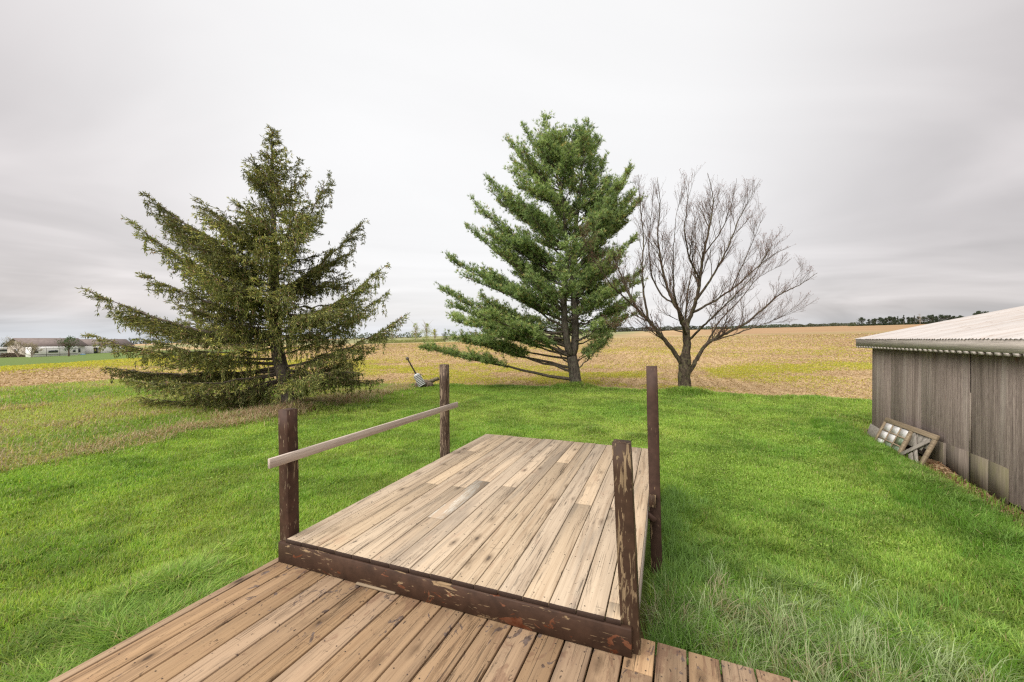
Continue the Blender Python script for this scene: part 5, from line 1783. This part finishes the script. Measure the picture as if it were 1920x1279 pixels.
def farm():
    white = plain('white_siding', (.82, .80, .79), .7, .3, .06, 1.5)
    cream = plain('cream_gable', (.50, .44, .38), .8, .2, .1, 1.0)
    roofm = plain('brown_grey_shingle', (.165, .135, .125), .9, .1, .2, 2.0)
    trim = plain('doorway_shade', (.05, .05, .055), .5, .4)  # used for the doorway panel, its inner shade put into the colour
    glass = plain('dark_window', (.035, .04, .045), .15, .6)
    def lw(x, y):     # house local frame, X along U, Y along Vd
        return x, y
    rz = math.atan2(U[1], U[0])
    # house
    N0 = np.array([-107.0, 88.0]); zb = gz(*N0) - .15
    zb = EYE - (673 - HY) / F * 88
    root = empty('farmhouse', (N0[0], N0[1], zb), rz, 'white farmhouse with brown grey gabled roof behind the travel trailer', 'house')
    Lh, Dh, Hw, Hr = 9.6, 8.4, 2.85, 4.45
    m = MB(); m.box(0, Lh, 0, Dh, -.6, Hw); m.build('wall', white, root)
    for xg in (-.03, Lh + .003):
        V = [(xg, .0, Hw + .002), (xg, Dh, Hw + .002), (xg, Dh / 2, Hr - .06)]; V += [(a + .027, b, c) for a, b, c in V]
        m = MB(); m.add(V, [(0, 1, 4, 3), (1, 2, 5, 4), (2, 0, 3, 5)], [(0, 2, 1), (3, 4, 5)]); m.build('gable', cream, root)
    m = MB(); m.box(-.02, -.003, .05, Dh - .05, -.55, Hw); m.build('end_wall', cream, root)
    m = MB(); o_ = .45; sl = (Hr - Hw) / (Dh / 2)
    for sgn in (0, 1):
        y0, y1 = (-o_, Dh / 2) if sgn == 0 else (Dh / 2, Dh + o_)
        z0, z1 = (Hw - o_ * sl, Hr) if sgn == 0 else (Hr, Hw - o_ * sl)
        V = [(-.5, y0, z0), (Lh + .5, y0, z0), (Lh + .5, y1, z1), (-.5, y1, z1)]
        V += [(a, b, c + .14) for a, b, c in V]
        m.add(V, [(3, 2, 1, 0), (4, 5, 6, 7), (0, 1, 5, 4), (1, 2, 6, 5), (2, 3, 7, 6), (3, 0, 4, 7)])
    m.build('roof', roofm, root)
    for x in (1.2, 7.6):
        m = MB(); m.box(x, x + 1.3, -.03, -.001, 1.1, 2.2); f = m.build('window', white, root)
        m = MB(); m.box(x + .1, x + 1.2, -.045, -.031, 1.2, 2.1); m.build('pane', glass, f)
    m = MB(); m.box(-.06, -.022, 3.4, 4.9, 1.2, 2.1); m.build('window', glass, root)
    # long white building to the right
    N1 = np.array([-108.0, 100.0]); zb = EYE - (669.5 - HY) / F * 101
    root = empty('white_outbuilding', (N1[0], N1[1], zb), rz, 'long white low building with an open doorway right of the farmhouse', 'building')
    Lb, Db, Hw, Hr = 10.5, 8.0, 2.95, 4.4
    m = MB(); m.box(0, Lb, 0, Db, -.6, Hw); m.build('wall', white, root)
    m = MB(); sl = (Hr - Hw) / (Db / 2)
    for sgn in (0, 1):
        y0, y1 = (-.35, Db / 2) if sgn == 0 else (Db / 2, Db + .35)
        z0, z1 = (Hw - .35 * sl, Hr) if sgn == 0 else (Hr, Hw - .35 * sl)
        V = [(-.4, y0, z0), (Lb + .4, y0, z0), (Lb + .4, y1, z1), (-.4, y1, z1)]; V += [(a, b, c + .12) for a, b, c in V]
        m.add(V, [(3, 2, 1, 0), (4, 5, 6, 7), (0, 1, 5, 4), (1, 2, 6, 5), (2, 3, 7, 6), (3, 0, 4, 7)])
    m.add([(0, 0, Hw), (0, Db, Hw), (0, Db / 2, Hr)], [], [(0, 2, 1)])
    m.build('roof', roofm, root)
    # flat dark panel painting the shaded inside of the doorway, near px 178
    def along(px, O, lim=20):
        s = np.linspace(-2, lim, 2000); P = O[None] + U[None] * s[:, None]
        return float(s[np.argmin(abs(960 + F * P[:, 0] / P[:, 1] - px))])
    a, b = along(175.5, N1), along(182.5, N1)
    m = MB(); m.box(a, b, -.03, -.001, .25, 2.35); m.build('doorway', trim, root)
    m = MB(); m.box(b + .02, b + .62, -.06, -.003, .25, 2.3); m.build('door', plain('pale_door', (.45, .42, .38), .7), root)
    # travel trailer
    T0 = np.array([-98.6, 82.0]); zb = EYE - (675.0 - HY) / F * 82
    root = empty('travel_trailer', (T0[0], T0[1], zb), rz, 'long white travel trailer with a dark stripe parked before the farmhouse', 'trailer')
    L = along(147, T0)
    m = MB(); m.box(0, L, 0, 2.4, .45, 2.62, bev=.12)
    m.build('body', plain('trailer_white', (.80, .78, .78), .45, .4, .05, 1), root)
    m = MB(); m.box(.13, L - .13, -.012, .0, 1.00, 1.12); m.box(.13, L - .13, -.012, 0, 2.22, 2.26)
    m.build('stripe', plain('trailer_stripe', (.16, .15, .16), .5), root)
    for p in (87, 112):
        a = along(p, T0); m = MB(); m.box(a - .04, a + .04, -.014, .0, .5, 2.5); m.build('trim', plain('trailer_trim', (.30, .28, .28), .5), root)
    for p0, p1 in ((90, 109), (136, 142), (62, 72)):
        a, b = along(p0, T0), along(p1, T0); m = MB(); m.box(a, b, -.02, -.001, 1.38, 1.95); f = m.build('window', plain('win_frame', (.5, .5, .5), .5), root)
        m = MB(); m.box(a + .06, b - .06, -.03, -.021, 1.44, 1.89); m.build('pane', glass, f)
    for p in (94.5, 103.5):
        a = along(p, T0); Mx = basis(np.array([a, -.02, .33]), np.array([1., 0, 0]), np.array([0, 0, 1.]), np.array([0, -1., 0]))
        m = MB(); m.lathe([(.33, -.2), (.33, .0), (.25, .02), (.19, .015)], 16, Mx); w = m.build('wheel', plain('tyre', (.03, .03, .03), .8), root)
        m = MB(); m.lathe([(.18, .016), (.17, .03), (.02, .035)], 12, Mx); m.build('rim', plain('wheel_rim', (.6, .6, .6), .4), w)
    # second camper at the frame edge
    S0 = np.array([-122.5, 96.0]); zb = EYE - (673 - HY) / F * 95
    root = empty('camper', (S0[0], S0[1], zb), rz, 'white camper with a dark window strip at the left edge of the photo', 'trailer')
    m = MB(); m.box(-3.5, 1.4, 0, 2.4, .5, 2.75, bev=.15); m.build('body', plain('camper_white', (.70, .68, .68), .5, .4, .05, 1), root)
    m = MB(); m.box(-3.0, 1.05, -.02, -.001, 1.75, 2.2); m.build('window', glass, root)
    for a in (-2.6, .6):
        Mx = basis(np.array([a, -.02, .33]), np.array([1., 0, 0]), np.array([0, 0, 1.]), np.array([0, -1., 0]))
        m = MB(); m.lathe([(.33, -.2), (.33, .0), (.2, .02)], 14, Mx); m.build('wheel', plain('camper_tyre', (.03, .03, .03), .8), root)
    # dark car in front of the camper
    K0 = at(-14, 675, 88)[:2]; zb = EYE - (674.5 - HY) / F * 88
    ang = math.radians(-12)
    root = empty('parked_car', (K0[0], K0[1], zb), ang, 'dark blue car parked at the left edge of the photo', 'car')
    prof = [(-.0, .35), (.0, .75), (.35, .92), (1.1, .98), (1.75, 1.42), (2.9, 1.45), (3.6, 1.02), (4.15, .95), (4.3, .7), (4.3, .35)]
    m = MB(); V = []
    for yy, k in ((0, 1), (1.7, 1)): V += [(a, yy + (.12 if c > 1.0 and yy == 0 else (-.12 if c > 1.0 else 0)), c) for a, c in prof]
    n_ = len(prof); Q = [(i, (i + 1) % n_, n_ + (i + 1) % n_, n_ + i) for i in range(n_)]
    T = [(0, i, i + 1) for i in range(1, n_ - 1)] + [(n_, n_ + i + 1, n_ + i) for i in range(1, n_ - 1)]
    m.add(V, Q, T); m.build('body', plain('car_paint', (.03, .045, .06), .25, .6, .1), root)
    m = MB(); m.add([(1.3, .05, 1.02), (3.35, .05, 1.02), (2.85, .10, 1.38), (1.8, .10, 1.38)], [(0, 1, 2, 3)]); m.build('side_window', plain('car_glass', (.18, .20, .22), .1, .7), root)
    for a in (.85, 3.45):
        Mx = basis(np.array([a, -.01, .33]), np.array([1., 0, 0]), np.array([0, 0, 1.]), np.array([0, -1., 0]))
        m = MB(); m.lathe([(.33, -.2), (.33, .02), (.2, .03)], 16, Mx); m.build('wheel', plain('car_tyre', (.02, .02, .02), .8), root)
    # brush pile
    c = at(24, 671, 85); zb = EYE - (675 - HY) / F * 85
    m = MB(); n = 2600
    a = rng.uniform(-2.4, 3.4, n); h = np.interp(a, [-2.4, -1, .5, 2, 3.4], [1.1, 1.5, 1.35, .8, .3])
    P = np.stack([a, rng.uniform(-.8, .8, n), rng.random(n) * h], 1)
    leaves(m, P, .5, np.array([.17, .13, .11]) * rng.uniform(.5, 1.4, (n, 1)), 0, .22)
    o = m.build('brush_pile', DRY); o.location = (c[0], c[1], zb)
    tag(o, 'grey brown heap of brushwood between the dark car and the travel trailer', 'brushwood')
    # blue tub
    c = at(155.5, 671, 90); zb = EYE - (671 - HY) / F * 90
    root = empty('blue_tub', (c[0], c[1], zb), 0, 'light blue tub on the grass right of the travel trailer', 'tub')
    m = MB(); m.lathe([(.36, 0), (.42, .5), (.45, .72), (.45, .78), (.40, .78), (.38, .5)], 14); m.build('tub_body', plain('blue_plastic', (.22, .42, .62), .4), root)
    m = MB(); m.lathe([(.44, .785), (.40, .86), (.1, .90)], 14); m.build('lid', plain('blue_lid', (.30, .50, .68), .4), root)
    # low junk along the white building
    for k, (p, hgt, cc) in enumerate(((163, .45, (.25, .12, .08)), (168, .55, (.12, .10, .09)), (188, .5, (.10, .09, .09)), (197, .4, (.3, .27, .22)))):
        c = at(p, 671, 94); zb = EYE - (670.5 - HY) / F * 94
        lab = ['rust red heap of scrap right of the blue tub', 'dark heap of scrap left of the open doorway', 'dark heap of scrap right of the open doorway', 'pale heap of scrap furthest right before the white building'][k]
        m = MB(); n = 900
        P = np.stack([rng.normal(0, .35, n), rng.normal(0, .3, n), rng.random(n) * hgt], 1)
        leaves(m, P, .3, np.array(cc) * rng.uniform(.6, 1.3, (n, 1)), .2, .5)
        o = m.build('scrap_heap', DRY); o.location = (c[0], c[1], zb); tag(o, lab, 'scrap', 'scrap heaps by the white building')
    # yard trees
    def yard(name, label, px, py, Y, h, w, kind, colr, leaf, n, trunk, bk):
        c = at(px, py, Y); r = small_tree(name, label, 'tree', c[0], c[1], h, w, kind, colr, None, leaf, n, trunk, bk)
        r.location.z = EYE - (py - HY) / F * Y
    yard('yard_pine', 'small pine with bare lower stem in front of the travel trailer', 129, 677, 78, 4.9, 3.7, 'pine', (.07, .12, .045), .17, 1000, .50, plain('reddish_bark', (.14, .085, .065), .9))
    small = at(0, 0, 1)
    def bare(label, px, py, Y, h, w, cc, lc):
        c = at(px, py, Y)
        root = empty('budding_tree', (c[0], c[1], EYE - (py - HY) / F * Y), 0, label, 'tree')
        m = MB(); ends = []
        def g(p, d, L, r, k):
            e = p + d * L; m.tube([p, p + d * L * .5 + rng.normal(0, .04 * L, 3), e], [r, r * .8, r * .5], 4, cap=False); ends.append(e)
            if k < 4:
                for _ in range(3 if k else 5):
                    nd = unit(d + rng.normal(0, .42, 3) + np.array([0, 0, .12])); g(e - d * L * rng.uniform(0, .4), nd, L * rng.uniform(.55, .8), r * .6, k + 1)
        g(np.zeros(3), np.array([0, 0, 1.]), h * .26, .09, 0)
        for _ in range(2): g(np.zeros(3), unit(np.array([rng.normal(0, .35) * w / h * 2, 0, 1.])), h * .27, .07, 0)
        m.build('trunk', plain('yard_bark_%d' % px, cc, .9, .1), root)
        E_ = np.array(ends); mf = MB(); leaves(mf, E_, .12, np.array(lc) * rng.uniform(.7, 1.2, (len(E_), 1)), 0, .7); mf.build('crown', GENERIC_LEAF, root)
    bare('taller budding tree with tan twigs at the left end of the farmhouse', 35, 672, 84, 7.2, 4, (.27, .215, .16), (.36, .31, .18))
    bare('lower grey twiggy tree in front of the farmhouse wall', 58, 674, 80, 5.2, 4.5, (.32, .26, .22), (.40, .34, .26))


farm()
print('objects', len(bpy.data.objects))
